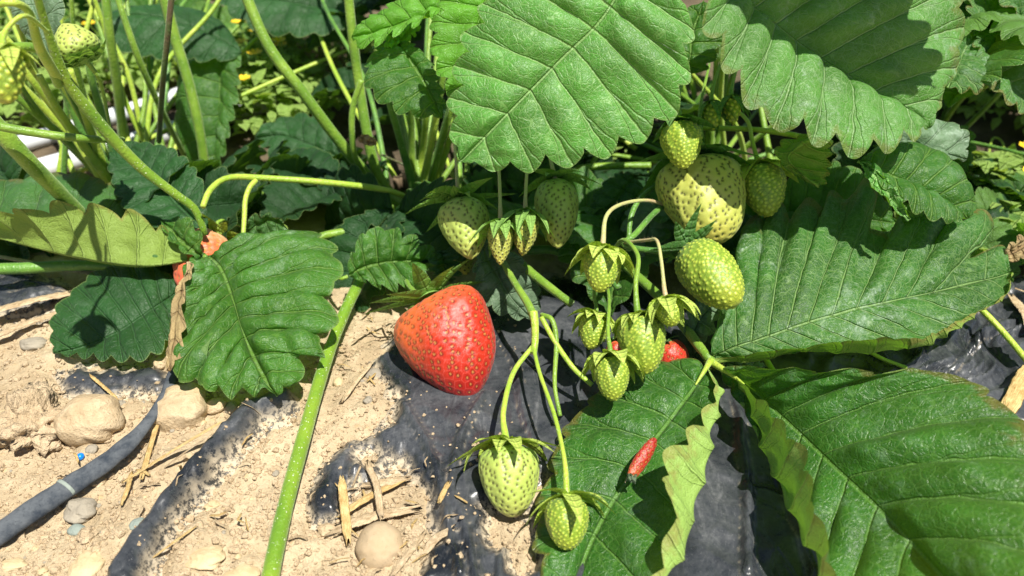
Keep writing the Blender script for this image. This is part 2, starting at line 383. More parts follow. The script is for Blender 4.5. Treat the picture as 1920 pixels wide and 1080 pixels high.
CENTRE = [(690, 690), (745, 760), (735, 800), (660, 830), (600, 880), (578, 960), (585, 1000), (640, 985), (655, 930), (700, 905), (752, 880), (790, 905), (800, 960),
          (820, 1010), (800, 1060), (760, 1110), (1050, 1160), (1600, 1160), (1560, 640), (1250, 560), (900, 560), (880, 600), (760, 620)]
RIGHT = [(1540, 1160), (2200, 1200), (2300, 700), (1940, 520), (1800, 545), (1500, 560), (1300, 600)]
LEFTP = [(110, 700), (150, 690), (300, 690), (340, 720), (300, 745), (250, 735), (200, 760), (120, 745)]
LEFTQ = [(-200, 520), (60, 515), (180, 560), (130, 590), (40, 600), (-200, 640)]
m = poly_sd(PXn, PYn, CENTRE)
for q in (RIGHT, LEFTP, LEFTQ): m = np.maximum(m, poly_sd(PXn, PYn, q))
m = np.maximum(m, path_sd(PXn, PYn, FOLDS[0]))
# film under the plants further back
m = np.maximum(m, poly_sd(PXn, PYn, [(900, 600), (1000, 520), (1200, 520), (1300, 600), (1300, 700), (900, 700)]))
for (sx, sy, r) in [(945, 1000, 40), (975, 1050, 30), (790, 1000, 24), (1000, 940, 16), (735, 900, 22), (690, 870, 16), (1095, 990, 14), (690, 975, 26)]:
    m = np.minimum(m, np.hypot(PXn - sx, PYn - sy) - r)
m = np.where(infront, m, -60)
m = m + (16 - 8 * np.exp(-(np.clip(-path_sd(PX, PY, FOLDS[0]), 0, None) / 30) ** 2)) * fbm(GX, GY, 160, 4, 51, 0.65)
fold = np.clip(path_sd(PX, PY, FOLDS[0]) / 36, 0, 1)
soil_base = (0.0022 * fbm(GX, GY, 22, 2, 3) + 0.0030 * fbm(GX, GY, 70, 5, 5, 0.62)) * near + 0.00 * GX
soil_base = soil_base + sstep(2, 12, np.hypot(GX, GY)) * 0.0
crs = fbm(GX, GY, 12, 2, 71)
# creases radiate from the crown of the plant
cx0, cy0 = -0.05, 0.36
ang = np.arctan2(GY - cy0, GX - cx0); rad = np.hypot(GX - cx0, GY - cy0)
cre = 1 - np.abs(2 * vnoise(ang * 7 + 1.2 * fbm(GX, GY, 25, 2, 75), rad * 14, 77)) * 2
cre2 = 1 - np.abs(2 * vnoise(GX * 95 + 9 * fbm(GX, GY, 18, 3, 85), GY * 14 + GX * 10, 87)) * 2
cre3 = 1 - np.abs(2 * vnoise(GX * 60 + GY * 70, GY * 50 - GX * 40, 97)) * 2
rightw = sstep(0.06, 0.12, GX) * sstep(0.40, 0.30, GY)
film_rel = (0.0008 * cre + 0.0006 * cre3) * (0.35 + 0.65 * sstep(0.0, 0.03, rad)) + 0.0026 * cre2 * rightw + 0.0003 * fbm(GX, GY, 140, 3, 99)
lift = np.clip(m / 26, -1.0, 1.0)
film = (0.0022 * fbm(GX, GY, 22, 2, 3) + 0.0007 * fbm(GX, GY, 70, 2, 5)) * near + 0.0012 + lift * 0.0042 + np.where(m > 0, film_rel * np.clip(m / 18, 0, 1), 0) * near + 0.0048 * sstep(0, .55, fold)
CREASES = [[(752, 770, 12), (800, 850, 15), (835, 960, 14), (860, 1100, 16)], [(905, 765, 10), (862, 850, 14), (850, 940, 12), (885, 1040, 14), (900, 1120, 14)],
           [(1010, 860, 10), (985, 950, 13), (950, 1040, 14), (930, 1120, 14)], [(1362, 725, 12), (1385, 830, 16), (1400, 940, 16), (1390, 1100, 18)],
           [(1395, 740, 10), (1440, 850, 14), (1475, 960, 16), (1520, 1100, 18)], [(700, 850, 8), (672, 900, 12), (655, 960, 9)], [(930, 640, 8), (960, 700, 12), (985, 790, 12), (1000, 860, 10)],
           [(1700, 700, 8), (1790, 620, 12), (1880, 560, 12)], [(1760, 740, 8), (1830, 650, 12), (1960, 590, 12)], [(20, 560, 8), (80, 545, 12), (160, 560, 8)]]
dens = np.zeros_like(PX)
for q_, cpath in enumerate(CREASES):
    pr_ = np.clip(path_sd(PX + 9 * fbm(GX, GY, 60, 2, 120 + q_), PY, cpath) / 14, 0, 1.1)
    film = film + (0.0030 * pr_ ** 1.3) * near * sstep(-4, 12, m); dens = np.maximum(dens, pr_)
# where the folded strip stands up the soil beside it is banked a little
soil = soil_base + 0.0022 * sstep(0, -30, m) * near * sstep(-90, -20, m)
clod = np.clip(fbm(GX, GY, 55, 3, 61) - 0.12, 0, 1) * sstep(0, -20, m)
soil = soil + 0.006 * clod * near
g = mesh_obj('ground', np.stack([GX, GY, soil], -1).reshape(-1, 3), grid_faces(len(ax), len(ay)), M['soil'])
tag(g, kind='structure')
selx = (ax > -0.5) & (ax < 0.75); sely = (ay > 0.10) & (ay < 0.75)
fx, fy = ax[selx], ay[sely]; sub = np.ix_(selx, sely)
dust = np.clip(np.clip(1 - m[sub] / 22, 0, 1) + 0.55 * np.clip(1 - np.abs(dens[sub] - 0.15) / 0.15, 0, 1) * (dens[sub] > 0) * (near[sub] > 0.9), 0, 1)
edgefade = np.where((GX[sub] > 0.72) | (GX[sub] < -0.48), -0.01, 0)
fo = mesh_obj('mulch_film', np.stack([GX[sub], GY[sub], film[sub] + edgefade], -1).reshape(-1, 3), grid_faces(len(fx), len(fy)), M['film'], attrs={'dust': dust})
tag(fo, 'creased black plastic mulch film dusted with soil, spread over the planting bed', 'mulch film')
_gs = np.maximum(soil, np.where((GX > -0.5) & (GX < 0.75) & (GY < 0.75), film, -1))
def ground_z(x, y):
    i = int(np.clip(np.searchsorted(ax, x), 0, len(ax) - 1)); j = int(np.clip(np.searchsorted(ay, y), 0, len(ay) - 1))
    return float(_gs[i, j])

# ------------------------------------------------------------------ leaves
TIPS = []
def leaflet(name, parent, mat, mid, L, R, Lm=None, Rm=None, n=9, tooth=0.006, pleat=0.0009, ns=150, nt=34, bulge=0.10, wave=0.0016, seed=None, s0=0.10, world=False, skew=0.62, fwd=0.35, droop=0.0, origin=None, clamp=True):
    """one toothed leaflet: lateral veins run along s = const from the midrib to the tip of a tooth"""
    if seed is None: seed = abs(hash((round(mid[0][0], 1), round(mid[0][1], 1)))) % 9999
    cv = (lambda a: [np.array(q) for q in a]) if world else (lambda a: [P(*q) for q in a])
    mid = cv(mid); L = cv(L); R = cv(R); Lm = cv(Lm) if Lm else None; Rm = cv(Rm) if Rm else None
    s = np.linspace(0, 1, ns)
    Mc = spline(mid, s * (1 - fwd + fwd * s))
    Lc = spline([mid[0]] + L + [mid[-1]], s); Rc = spline([mid[0]] + R + [mid[-1]], s)
    T = nrm(np.gradient(Mc, axis=0))
    up0 = nrm(np.cross(T, Lc - Rc) + 1e-9)
    def side(E, Em):
        wd = np.linalg.norm(E - Mc, axis=1, keepdims=True)
        if Em is None: Mm = (E + Mc) / 2 + up0 * wd * bulge
        else: Mm = spline([mid[0]] + Em + [mid[-1]], s)
        arc = np.linalg.norm(Mm - Mc, axis=1) + np.linalg.norm(E - Mm, axis=1)
        return (arc if Em is not None else wd[:, 0]), Mm
    wl_, Lmm = side(Lc, Lm); wr_, Rmm = side(Rc, Rm)
    def lag(E, Em, t):
        t = t[..., None]
        return Mc[:, None] * (1 - t) * (1 - 2 * t) + Em[:, None] * 4 * t * (1 - t) + E[:, None] * t * (2 * t - 1)
    f = (s * n + 0.5) % 1.0
    idx = np.floor(s * n + 0.5)
    rr = np.random.RandomState(seed); jit = rr.uniform(0.65, 1.15, n + 3)[idx.astype(int)]
    peak = skew
    ts = np.where(f < peak, 1 - np.clip((peak - f) / peak, 0, 1) ** 1.6, 1 - np.clip((f - peak) / (1 - peak), 0, 1) ** 2.0)
    act = sstep(s0, s0 + 0.08, s) * (1 - 0.25 * sstep(0.93, 1.0, s))
    cols = []; uvs = []; sps = []; edg = []
    tt = np.linspace(0, 1, nt)
    tt = 1 - (1 - tt) ** 1.25
    for sgn, E, Em, wd in ((1, Lc, Lmm, wl_), (-1, Rc, Rmm, wr_)):
        dep = np.clip(tooth * jit / np.maximum(wd, 1e-4), 0, 0.42) * act
        tmax = 1 - dep * (1 - ts)
        t = tt[None, :] * tmax[:, None]
        # near the margin follow the notch, near the midrib stay regular
        pos = lag(E, Em, t)
        cols.append((sgn, pos, t, tmax, wd))
    allp = np.concatenate([cols[1][1][:, ::-1][:, :-1], cols[0][1]], axis=1)
    t_s = np.concatenate([-cols[1][2][:, ::-1][:, :-1], cols[0][2]], axis=1)
    ed = np.concatenate([(tt[None] * np.ones((ns, 1)))[:, ::-1][:, :-1], tt[None] * np.ones((ns, 1))], axis=1)
    wd = np.where(t_s < 0, cols[1][4][:, None], cols[0][4][:, None])
    du = np.gradient(allp, axis=0); dv = np.gradient(allp, axis=1)
    nm = np.cross(du, dv); nm = nrm(nm)
    bad = np.linalg.norm(np.cross(du, dv), axis=-1) < 1e-12
    nm[bad] = 0
    # smooth normals a little
    for _ in range(2):
        nm[1:-1] = nrm(nm[:-2] + 2 * nm[1:-1] + nm[2:] + 1e-12)
    at = np.abs(t_s)
    x = (s * n)[:, None] + 0 * t_s
    fr = np.abs((x + 0.5) % 1.0 - 0.5) * 2      # 0 on a vein, 1 midway
    ple = pleat * (np.sin(fr * math.pi / 2) ** 0.8) * sstep(0, 0.18, at) * (1 - 0.35 * sstep(0.8, 1, at)) * sstep(0, 0.12, s)[:, None] * (0.35 + 0.65 * sstep(1.0, 0.8, s))[:, None]
    X = s[:, None] * 6 + seed; Y = t_s * 3 + seed * 0.37
    vr = rr.uniform(0.45, 1.35, n + 3); pc = (s * n).astype(int); ple = ple * (vr[pc] * (1 - 0) )[:, None]
    ple = ple * (0.7 + 1.0 * (vnoise(X * 2.2, Y * 2.2, seed % 90) + 0.5))
    wav = wave * (fbm(X, Y, 0.7, 3, seed % 97) * 1.6) * sstep(0, 0.3, at + s[:, None])
    gro = -0.0006 * np.exp(-(t_s * wd / 0.0012) ** 2)
    allp = allp + nm * (ple + wav + gro)[..., None]
    tops = allp[..., 2]
    if clamp: allp[..., 2] = np.maximum(tops, 0.0035)
    nv = allp.shape[1]
    uv = np.stack([x, t_s * wd], -1).reshape(-1, 2)
    seglen = np.linalg.norm(np.gradient(allp, axis=0), axis=-1) * (ns - 1) / n
    o = mesh_obj(name, allp.reshape(-1, 3), grid_faces(ns, nv)[:, ::1], mat, parent, uv=uv, origin=origin, attrs={'sp': seglen, 'edge': ed})
    return o

def tube(name, parent, mat, pts, radii, ns=40, nr=10, world=False, flat=None, lump=0.05, seed=3, origin=None, hairs=0, hair_len=0.0012, cap=True):
    c = spline([q if world else P(*q) for q in pts], ns)
    r = np.interp(np.linspace(0, 1, ns), np.linspace(0, 1, len(radii)), radii) * 0.01
    r = r * (1 + lump * fbm(np.arange(ns) * 0.35, np.zeros(ns) + seed, 1, 2, seed))
    T = nrm(np.gradient(c, axis=0)); ref = np.array([0.13, -0.4, 0.9])
    if abs(T[0] @ nrm(ref)) > 0.95: ref = np.array([1.0, 0, 0])
    A = nrm(np.cross(T, ref)); B = np.cross(T, A)
    a = np.linspace(0, 2 * math.pi, nr, endpoint=False)
    fl = flat or (1, 1)
    V = c[:, None] + r[:, None, None] * (A[:, None] * np.cos(a)[None, :, None] * fl[0] + B[:, None] * np.sin(a)[None, :, None] * fl[1])
    V = V.reshape(-1, 3); Fq = grid_faces(ns, nr, True)
    uv = np.stack([np.repeat(np.linspace(0, 1, ns), nr), np.tile(np.linspace(0, 1, nr), ns)], -1)
    F2 = [tuple(q) for q in Fq]
    if cap: F2 += [tuple(range(nr)), tuple(range((ns - 1) * nr, ns * nr))[::-1]]
    V = list(V); uvl = list(uv)
    if hairs:
        rr = np.random.RandomState(seed + 5)
        for _ in range(hairs):
            k = rr.randint(1, ns - 1); th = rr.uniform(0, 2 * math.pi)
            d = A[k] * math.cos(th) + B[k] * math.sin(th); b0 = c[k] + d * r[k] * 0.95 + T[k] * rr.uniform(-1, 1) * 0.5 * np.linalg.norm(c[k] - c[k - 1])
            wv = nrm(np.cross(d, T[k])) * 0.000035; tip = b0 + nrm(d + T[k] * rr.uniform(-0.4, 0.4) + wv * 0) * hair_len * rr.uniform(0.5, 1.2)
            i = len(V); V += [b0 - wv, b0 + wv, tip]; uvl += [(0, 0)] * 3; F2.append((i, i + 1, i + 2))
    return mesh_obj(name, np.array(V), F2, mat, parent, uv=np.array(uvl), origin=origin)

# ------------------------------------------------------------------ berries
PAL = {
 'white': dict(flesh=(0.40, 0.50, 0.10), tip=(0.42, 0.46, 0.10), shoulder=(0.30, 0.45, 0.09), seed=(0.075, 0.075, 0.012), ring=(0.20, 0.24, 0.045)),
 'yellow': dict(flesh=(0.44, 0.47, 0.09), tip=(0.50, 0.46, 0.08), shoulder=(0.38, 0.46, 0.09), seed=(0.05, 0.05, 0.008), ring=(0.20, 0.20, 0.03)),
 'green': dict(flesh=(0.24, 0.36, 0.03), tip=(0.34, 0.40, 0.03), shoulder=(0.16, 0.27, 0.05), seed=(0.50, 0.58, 0.07), ring=(0.10, 0.17, 0.015)),
 'ripe': dict(flesh=(0.47, 0.027, 0.009), tip=(0.36, 0.010, 0.006), shoulder=(0.62, 0.13, 0.035), seed=(0.42, 0.17, 0.04), ring=(0.09, 0.006, 0.004)),
 'orange': dict(flesh=(0.70, 0.15, 0.06), tip=(0.70, 0.10, 0.05), shoulder=(0.75, 0.42, 0.20), seed=(0.45, 0.25, 0.05), ring=(0.45, 0.10, 0.03)),
}
def berry(parent, kind, top, tip, R, nseed=150, young=False, p=0.62, q=0.72, lobes=(), res=(120, 110), colfn=None, seed=1, mat=None, squash=None, name='fruit', gen=None):
    top = np.array(top); tip = np.array(tip); axv = tip - top; Ln = np.linalg.norm(axv); a = axv / Ln
    ref = np.array([0, -cP, sP]) ; e1 = nrm(np.cross(a, ref)); e2 = np.cross(a, e1)       # e2 about along the view
    R = R * 0.01; nu, nv = res
    u = np.linspace(0, 1, nu); u = 0.5 - 0.5 * np.cos(u * math.pi)
    th = np.linspace(0, 2 * math.pi, nv, endpoint=False)
    prof = lambda uu: np.maximum(np.sin(math.pi * np.clip(uu, 0, 1) ** p), 0) ** q
    def surf(uu, tt):
        r = R * prof(uu)
        rx = r * np.cos(tt) * (squash[0] if squash else 1); ry = r * np.sin(tt) * (squash[1] if squash else 1)
        z = Ln * (uu - 0.0) + 0.10 * R * np.exp(-(uu / 0.10) ** 2)
        pt = top + e1 * rx[..., None] + e2 * ry[..., None] + a * z[..., None]
        ctr = top + a * (Ln * 0.4)
        d = nrm(pt - ctr)
        for (dx, dy, dz, amp, wdt) in lobes:       # direction in camera terms: right, up, towards the viewer
            dv = np.array([dx, dy * sP - dz * cP, dy * cP + dz * sP]); dv = dv / np.linalg.norm(dv)
            pt = pt + d * (amp * 0.01 * np.exp(-(1 - d @ dv) / wdt))[..., None]
        pt = pt + d * ((0.03 if kind == 'ripe' else 0.065) * R * fbm(d[..., 0] * 2 + d[..., 2], d[..., 1] * 2 - d[..., 2] + seed, 1, 2, seed))[..., None]
        return pt
    uu, tt = np.meshgrid(u, th, indexing='ij')
    V = surf(uu, tt)
    us = np.linspace(0.02, 0.998, 2000); cum = np.cumsum(prof(us)); cum /= cum[-1]
    k = (np.arange(nseed) + 0.5) / nseed
    su = np.interp(k, cum, us); stt = (np.arange(nseed) * 2.399963) % (2 * math.pi) + RNG.uniform(-0.16, 0.16, nseed)
    Sd = surf(su, stt)
    area = 2 * math.pi * R * Ln * 0.62; sp = math.sqrt(area / nseed)
    Vf = V.reshape(-1, 3)
    d2 = ((Vf[:, None] - Sd[None]) ** 2).sum(-1)
    o1 = np.argpartition(d2, 1, axis=1)[:, :2]; dd = np.sqrt(np.take_along_axis(d2, o1, 1)); o1 = np.take_along_axis(o1, np.argsort(dd, 1), 1); dd = np.sort(dd, 1)
    nr_ = o1[:, 0]; F1 = dd[:, 0] / sp; F2 = dd[:, 1] / sp
    rel = Vf - Sd[nr_]; ez = (rel @ a) / sp
    et = np.sqrt(np.maximum(F1 ** 2 - ez ** 2, 0))
    cell = np.clip((F2 - F1) / 0.5, 0, 1)
    du = np.gradient(V, axis=0); dv = np.gradient(V, axis=1); nm = -nrm(np.cross(du, dv)).reshape(-1, 3)
    ctr = top + a * Ln * 0.4
    flip = np.sign(((Vf - ctr) * nm).sum(-1)); nm = nm * np.where(flip == 0, 1, flip)[:, None]
    fade = sstep(0.0, 0.06, uu.ravel()) * sstep(1.0, 0.985, uu.ravel())
    c = PAL[kind]; fl = np.array(c['flesh']); um = uu.ravel()[:, None]
    col = np.array(c['shoulder']) + (fl - np.array(c['shoulder'])) * sstep(0.05, 0.38, um)
    col = col + (np.array(c['tip']) - col) * sstep(0.7, 1.0, um)
    if colfn is not None: col = colfn(Vf, col, uu.ravel())
    if young:
        h = 0.22 * sp * (1 - sstep(0.0, 0.55, F1))
        sm = sstep(0.40, 0.14, F1)[:, None]; col = col + (np.array(c['seed']) - col) * sm
        rg = sstep(0.45, 0.0, cell)[:, None]; col = col + (np.array(c['ring']) - col) * rg * 0.8
    else:
        tear = np.sqrt((et * (1.55 + 1.0 * np.clip(-ez * 3, -0.6, 1))) ** 2 + (ez * 0.95) ** 2)
        h = (-0.13 if kind == 'ripe' else -0.23) * sp * np.exp(-(F1 / 0.34) ** 2) + 0.07 * sp * sstep(0.26, 0.10, tear)
        rg = (sstep(0.52, 0.28, tear) if kind == 'ripe' else sstep(0.42, 0.25, tear))[:, None]; col = col + (np.array(c['ring']) - col) * rg * 0.8
        sm = sstep(0.28, 0.18, tear)[:, None]; col = col + (np.array(c['seed']) - col) * sm
        if kind == 'ripe':
            h = h - 0.05 * sp * sstep(0.12, 0, cell) * 0 + 0.02 * sp * sstep(0.25, 0.0, cell)
            col = col + (np.array([0.80, 0.16, 0.13]) - col) * (sstep(0.25, 0.0, cell) * 0.35)[:, None]
    Vd = Vf + nm * (h * fade)[:, None]
    o = mesh_obj(name, Vd, grid_faces(nu, nv, True), mat or M['fruit_ripe' if kind in ('ripe', 'orange') else 'fruit_green'], parent, cols=np.clip(col, 0, 1))
    return o, (top, a, e1, e2, R, Ln, prof)

def calyx(parent, fr, n=9, length=1.0, width=0.32, th0=10, th1=-60, mat=None, seed=1, jit=14, size=None, off=0.0, flare=0.22, r0=0.16, fold=0.25):
    """ring of pointed sepals; angles in degrees from the plane across the stalk, negative = down over the fruit"""
    top, a, e1, e2, R, Ln, prof = fr
    length = length * 1.5; width = width * 1.38
    mat = mat or M['sepal']; rr = np.random.RandomState(seed)
    Rr = size * 0.01 if size else R
    cpos = top - a * (0.03 * Rr + off * 0.01)
    # centre disc
    th = np.linspace(0, 2 * math.pi, 14, endpoint=False)
    V = [cpos - a * Rr * 0.16]; Fc = []
    for k, (rad, h) in enumerate(((0.12, -0.14), (0.22, -0.05), (0.30, 0.03))):
        for t in th: V.append(cpos + (e1 * math.cos(t) + e2 * math.sin(t)) * rad * Rr + a * h * Rr)
    nn = len(th)
    for i in range(nn):
        Fc.append((0, 1 + i, 1 + (i + 1) % nn))
        for k in range(2): b = 1 + k * nn; Fc.append((b + i, b + nn + i, b + nn + (i + 1) % nn, b + (i + 1) % nn))
    uv = np.zeros((len(V), 2)); uv[:, 1] = 0.01
    cal = mesh_obj('calyx', np.array(V), Fc, mat, parent, uv=uv, attrs={'sp': np.full(len(V), 0.01), 'edge': np.zeros(len(V))})
    for i in range(n):
        t = 2 * math.pi * (i + rr.uniform(-0.25, 0.25)) / n
        dr = e1 * math.cos(t) + e2 * math.sin(t); sd = np.cross(a, dr)
        Ls = length * Rr * rr.uniform(0.8, 1.15); Wd = width * Rr * rr.uniform(0.8, 1.15)
        a0 = math.radians(th0 + rr.uniform(-jit, jit)); a1 = math.radians(th1 + rr.uniform(-jit, jit) * 1.3)
        ns_, nt_ = 18, 9
        s = np.linspace(0, 1, ns_); angs = a0 + (a1 - a0) * s
        stp = Ls / (ns_ - 1)
        pr = r0 * Rr + np.r_[0, np.cumsum(np.cos(angs[:-1]) * stp)]; pz = np.r_[0, np.cumsum(np.sin(angs[:-1]) * stp)]
        for _k in range(3):
            uf = np.clip((-pz - 0.03 * Rr) / Ln, 0, 1); rf = np.where(uf > 0, R * prof(uf) * 1.03 + 0.03 * R, 0) * sstep(0, 0.25, s)
            pr = np.maximum(pr, rf); seg = np.hypot(np.diff(pr), np.diff(pz)); k_ = Ls / max(seg.sum(), 1e-6)
            cl = np.r_[0, np.cumsum(seg)]; tq_ = np.linspace(0, min(Ls, cl[-1]), ns_); pr = np.interp(tq_, cl, pr); pz = np.interp(tq_, cl, pz)
        pr = pr + flare * Rr * s ** 2.5 * rr.uniform(0.3, 1.6)
        wp = Wd * np.sin(math.pi * np.clip(s * 0.93 + 0.07, 0, 1) ** 0.75) ** 0.8 * (1 - 0.5 * s)
        wp[-1] = 0
        tw = rr.uniform(-0.35, 0.35)
        tq = np.linspace(-1, 1, nt_)
        V = np.zeros((ns_, nt_, 3))
        for j, tv in enumerate(tq):
            up = fold * abs(tv) ** 1.5 * wp + 0.0
            nx = -np.sin(angs); nz = np.cos(angs)
            V[:, j] = cpos + dr[None] * (pr + nx * up)[:, None] - a[None] * (pz + nz * up)[:, None] + (sd[None] + a[None] * tw * tv * 0) * (wp * tv)[:, None] + dr[None] * (tw * wp * tv)[:, None] * 0.6
        uv = np.stack([np.repeat(s * 5, nt_).reshape(ns_, nt_), wp[:, None] * tq[None]], -1).reshape(-1, 2)
        ed = np.abs(tq)[None] * np.ones((ns_, 1)); ed = np.maximum(ed, s[:, None] ** 2 * 0.97)
        mesh_obj('sepal', V.reshape(-1, 3), grid_faces(ns_, nt_), mat, cal, uv=uv, attrs={'sp': np.full(ns_ * nt_, Ls / 5), 'edge': ed.ravel()})
    return cal
# ================================================================== HERO LEAVES
def leaf_thing(label, base, group=None, name='strawberry_leaf'):
    return thing(name, P(*base), label, 'leaf', group)

# --- big leaf hanging over the fruit
t = leaf_thing('big bright green leaf hanging tip down over the cluster of pale fruit', (1165, -40, 27.04))
leaflet('leaflet', t, M['leaf_bright'], [(1215, -150, 26.42), (1143, 15, 27.36), (1048, 115, 27.84), (940, 225, 28.30), (862, 303, 28.92)],
        [(1262, -110, 26.71), (1298, 0, 26.94), (1300, 100, 27.13), (1286, 190, 27.60), (1245, 238, 28.05), (1190, 275, 28.35), (1110, 305, 28.52), (1010, 322, 28.64), (940, 325, 28.78)],
        [(1120, -170, 27.22), (1000, -120, 27.68), (915, -10, 28.16), (868, 60, 28.47), (848, 135, 28.80), (840, 205, 28.98), (846, 265, 29.02)],
        n=11, tooth=0.0070, ns=230, nt=44, pleat=0.0017, bulge=0.05, wave=0.0010, seed=21)
tube('leaf_stalk', t, M['stem'], [(1215, -150, 27.9), (1290, -260, 30), (1310, -200, 36), (1230, 60, 42), (1100, 330, 43)], [0.09, 0.12, 0.15, 0.16, 0.17])
# --- big leaf at the upper right
t = leaf_thing('large dusty green leaf half in shade, spreading to the right above the curled torn leaf', (1370, -60, 27.68))
leaflet('leaflet', t, M['leaf_pale_dusty'], [(1330, -130, 28.26), (1380, -20, 28.51), (1450, 45, 28.78), (1530, 105, 29.03), (1620, 160, 29.15), (1705, 205, 29.30), (1745, 240, 29.43)],
        [(1480, -150, 29.25), (1640, -110, 29.63), (1780, -60, 29.89), (1812, 20, 30.01), (1800, 80, 30.29), (1795, 130, 30.29), (1770, 190, 30.15)],
        [(1290, -60, 27.46), (1305, 30, 27.33), (1335, 100, 27.33), (1375, 165, 27.46), (1420, 225, 27.58), (1500, 265, 27.71), (1590, 298, 27.96), (1650, 292, 28.21), (1700, 275, 28.59)],
        n=11, tooth=0.0066, ns=220, nt=44, pleat=0.0024, bulge=0.10, wave=0.0016, seed=33)
tube('leaf_stalk', t, M['stem'], [(1330, -130, 28.2), (1325, -220, 31), (1350, -180, 37), (1400, 60, 44), (1450, 330, 44)], [0.10, 0.12, 0.15, 0.16, 0.18])

# --- leaf of three leaflets at the lower right
t = leaf_thing('dark green leaf of three nibbled, folded dusty leaflets lying on the black film', (1335, 678, 2.4))
leaflet('leaflet', t, M['leaf_dusty'], [(1338, 668, 2.6), (1400, 642, 3.2), (1500, 607, 3.8), (1600, 580, 4.1), (1740, 550, 4.0), (1850, 525, 3.8), (1893, 512, 3.8)],
        [(1343, 640, 2.9), (1346, 590, 3.4), (1385, 490, 4.3), (1395, 430, 4.9), (1418, 404, 5.2), (1440, 434, 4.8), (1457, 381, 5.4), (1482, 416, 5.0), (1515, 368, 5.6), (1545, 390, 5.4), (1562, 356, 5.7), (1590, 376, 5.5), (1634, 324, 6.2), (1642, 360, 5.9), (1625, 420, 5.0), (1640, 434, 4.9), (1672, 434, 4.9), (1700, 400, 5.4), (1740, 366, 5.9), (1773, 355, 6.1), (1779, 385, 5.7), (1762, 425, 5.1), (1800, 402, 5.5), (1845, 394, 5.6), (1864, 425, 5.0), (1838, 430, 4.9), (1790, 440, 4.7), (1758, 456, 4.5), (1765, 474, 4.3), (1815, 482, 4.1), (1850, 468, 4.2), (1884, 460, 4.2)],
        [(1385, 668, 2.8), (1450, 664, 3.4), (1540, 652, 4.2), (1650, 640, 4.9), (1735, 632, 4.9), (1800, 600, 4.2), (1868, 565, 3.8)],
        Rm=[(1382, 672, 2.5), (1470, 672, 3.0), (1560, 670, 3.4), (1660, 662, 3.6), (1745, 640, 3.6), (1820, 590, 3.6), (1870, 560, 3.6)],
        n=14, tooth=0.0025, ns=330, nt=52, pleat=0.0010, bulge=0.05, wave=0.0026, seed=47, fwd=0.62)
leaflet('leaflet', t, M['leaf_flap'], [(1348, 690, 2.5), (1400, 722, 2.4), (1470, 785, 2.4), (1560, 870, 2.6), (1660, 965, 2.9), (1790, 1110, 3.2), (1850, 1180, 3.2)],
        [(1400, 683, 3.6), (1500, 685, 4.4), (1640, 690, 5.0), (1770, 694, 5.2), (1862, 735, 5.2), (1925, 790, 5.2), (1990, 880, 5.2), (2020, 1000, 5.0), (1950, 1150, 4.7)],
        [(1374, 714, 2.8), (1448, 772, 3.7), (1498, 835, 4.1), (1520, 895, 4.2), (1532, 965, 4.0), (1552, 1070, 3.8), (1630, 1170, 3.6), (1740, 1230, 3.4)],
        Rm=[(1366, 706, 2.0), (1398, 775, 1.7), (1432, 860, 1.6), (1468, 950, 1.6), (1515, 1050, 1.7), (1580, 1160, 1.9), (1700, 1230, 2.4)],
        n=11, tooth=0.0042, ns=240, nt=54, pleat=0.0030, bulge=0.07, wave=0.0014, seed=51, fwd=0.5, skew=0.72)
leaflet('leaflet', t, M['leaf_flap'], [(1322, 690, 2.5), (1290, 740, 2.3), (1230, 820, 1.9), (1160, 920, 1.3), (1110, 1010, 0.9), (1075, 1110, 0.6), (1065, 1170, 0.6)],
        [(1340, 728, 3.0), (1300, 790, 3.6), (1255, 835, 3.9), (1240, 880, 3.9), (1262, 935, 3.5), (1250, 1000, 3.0), (1205, 1090, 2.4), (1130, 1160, 1.4)],
        [(1300, 676, 2.4), (1230, 686, 2.1), (1165, 704, 1.9), (1100, 755, 1.6), (1050, 815, 1.3), (1022, 890, 1.0), (1005, 970, 0.7), (1000, 1050, 0.6), (1020, 1130, 0.6)],
        Lm=[(1352, 728, 2.5), (1345, 800, 2.6), (1325, 890, 2.4), (1300, 980, 2.1), (1265, 1080, 1.8), (1190, 1170, 1.0)],
        n=9, tooth=0.0048, ns=240, nt=54, pleat=0.0019, bulge=0.06, wave=0.0012, seed=63, skew=0.70)
tube('leaf_stalk', t, M['stem'], [(1338, 682, 2.4), (1315, 655, 2.5), (1285, 615, 2.4), (1240, 560, 2.2), (1130, 470, 2.2), (1000, 420, 1.5), (860, 395, 0.6)], [0.17, 0.22, 0.20, 0.16, 0.16, 0.16, 0.18], hairs=260, seed=8)
tube('leaflet_stalk', t, M['stem_yellow'], [(1330, 676, 2.5), (1348, 688, 2.6), (1368, 700, 2.75), (1395, 720, 2.9)], [0.14, 0.12, 0.08, 0.03], hairs=90, seed=18)
tube('leaflet_stalk', t, M['stem_yellow'], [(1332, 676, 2.5), (1324, 690, 2.6), (1314, 706, 2.5), (1304, 722, 2.35)], [0.13, 0.10, 0.07, 0.03], hairs=60, seed=28)

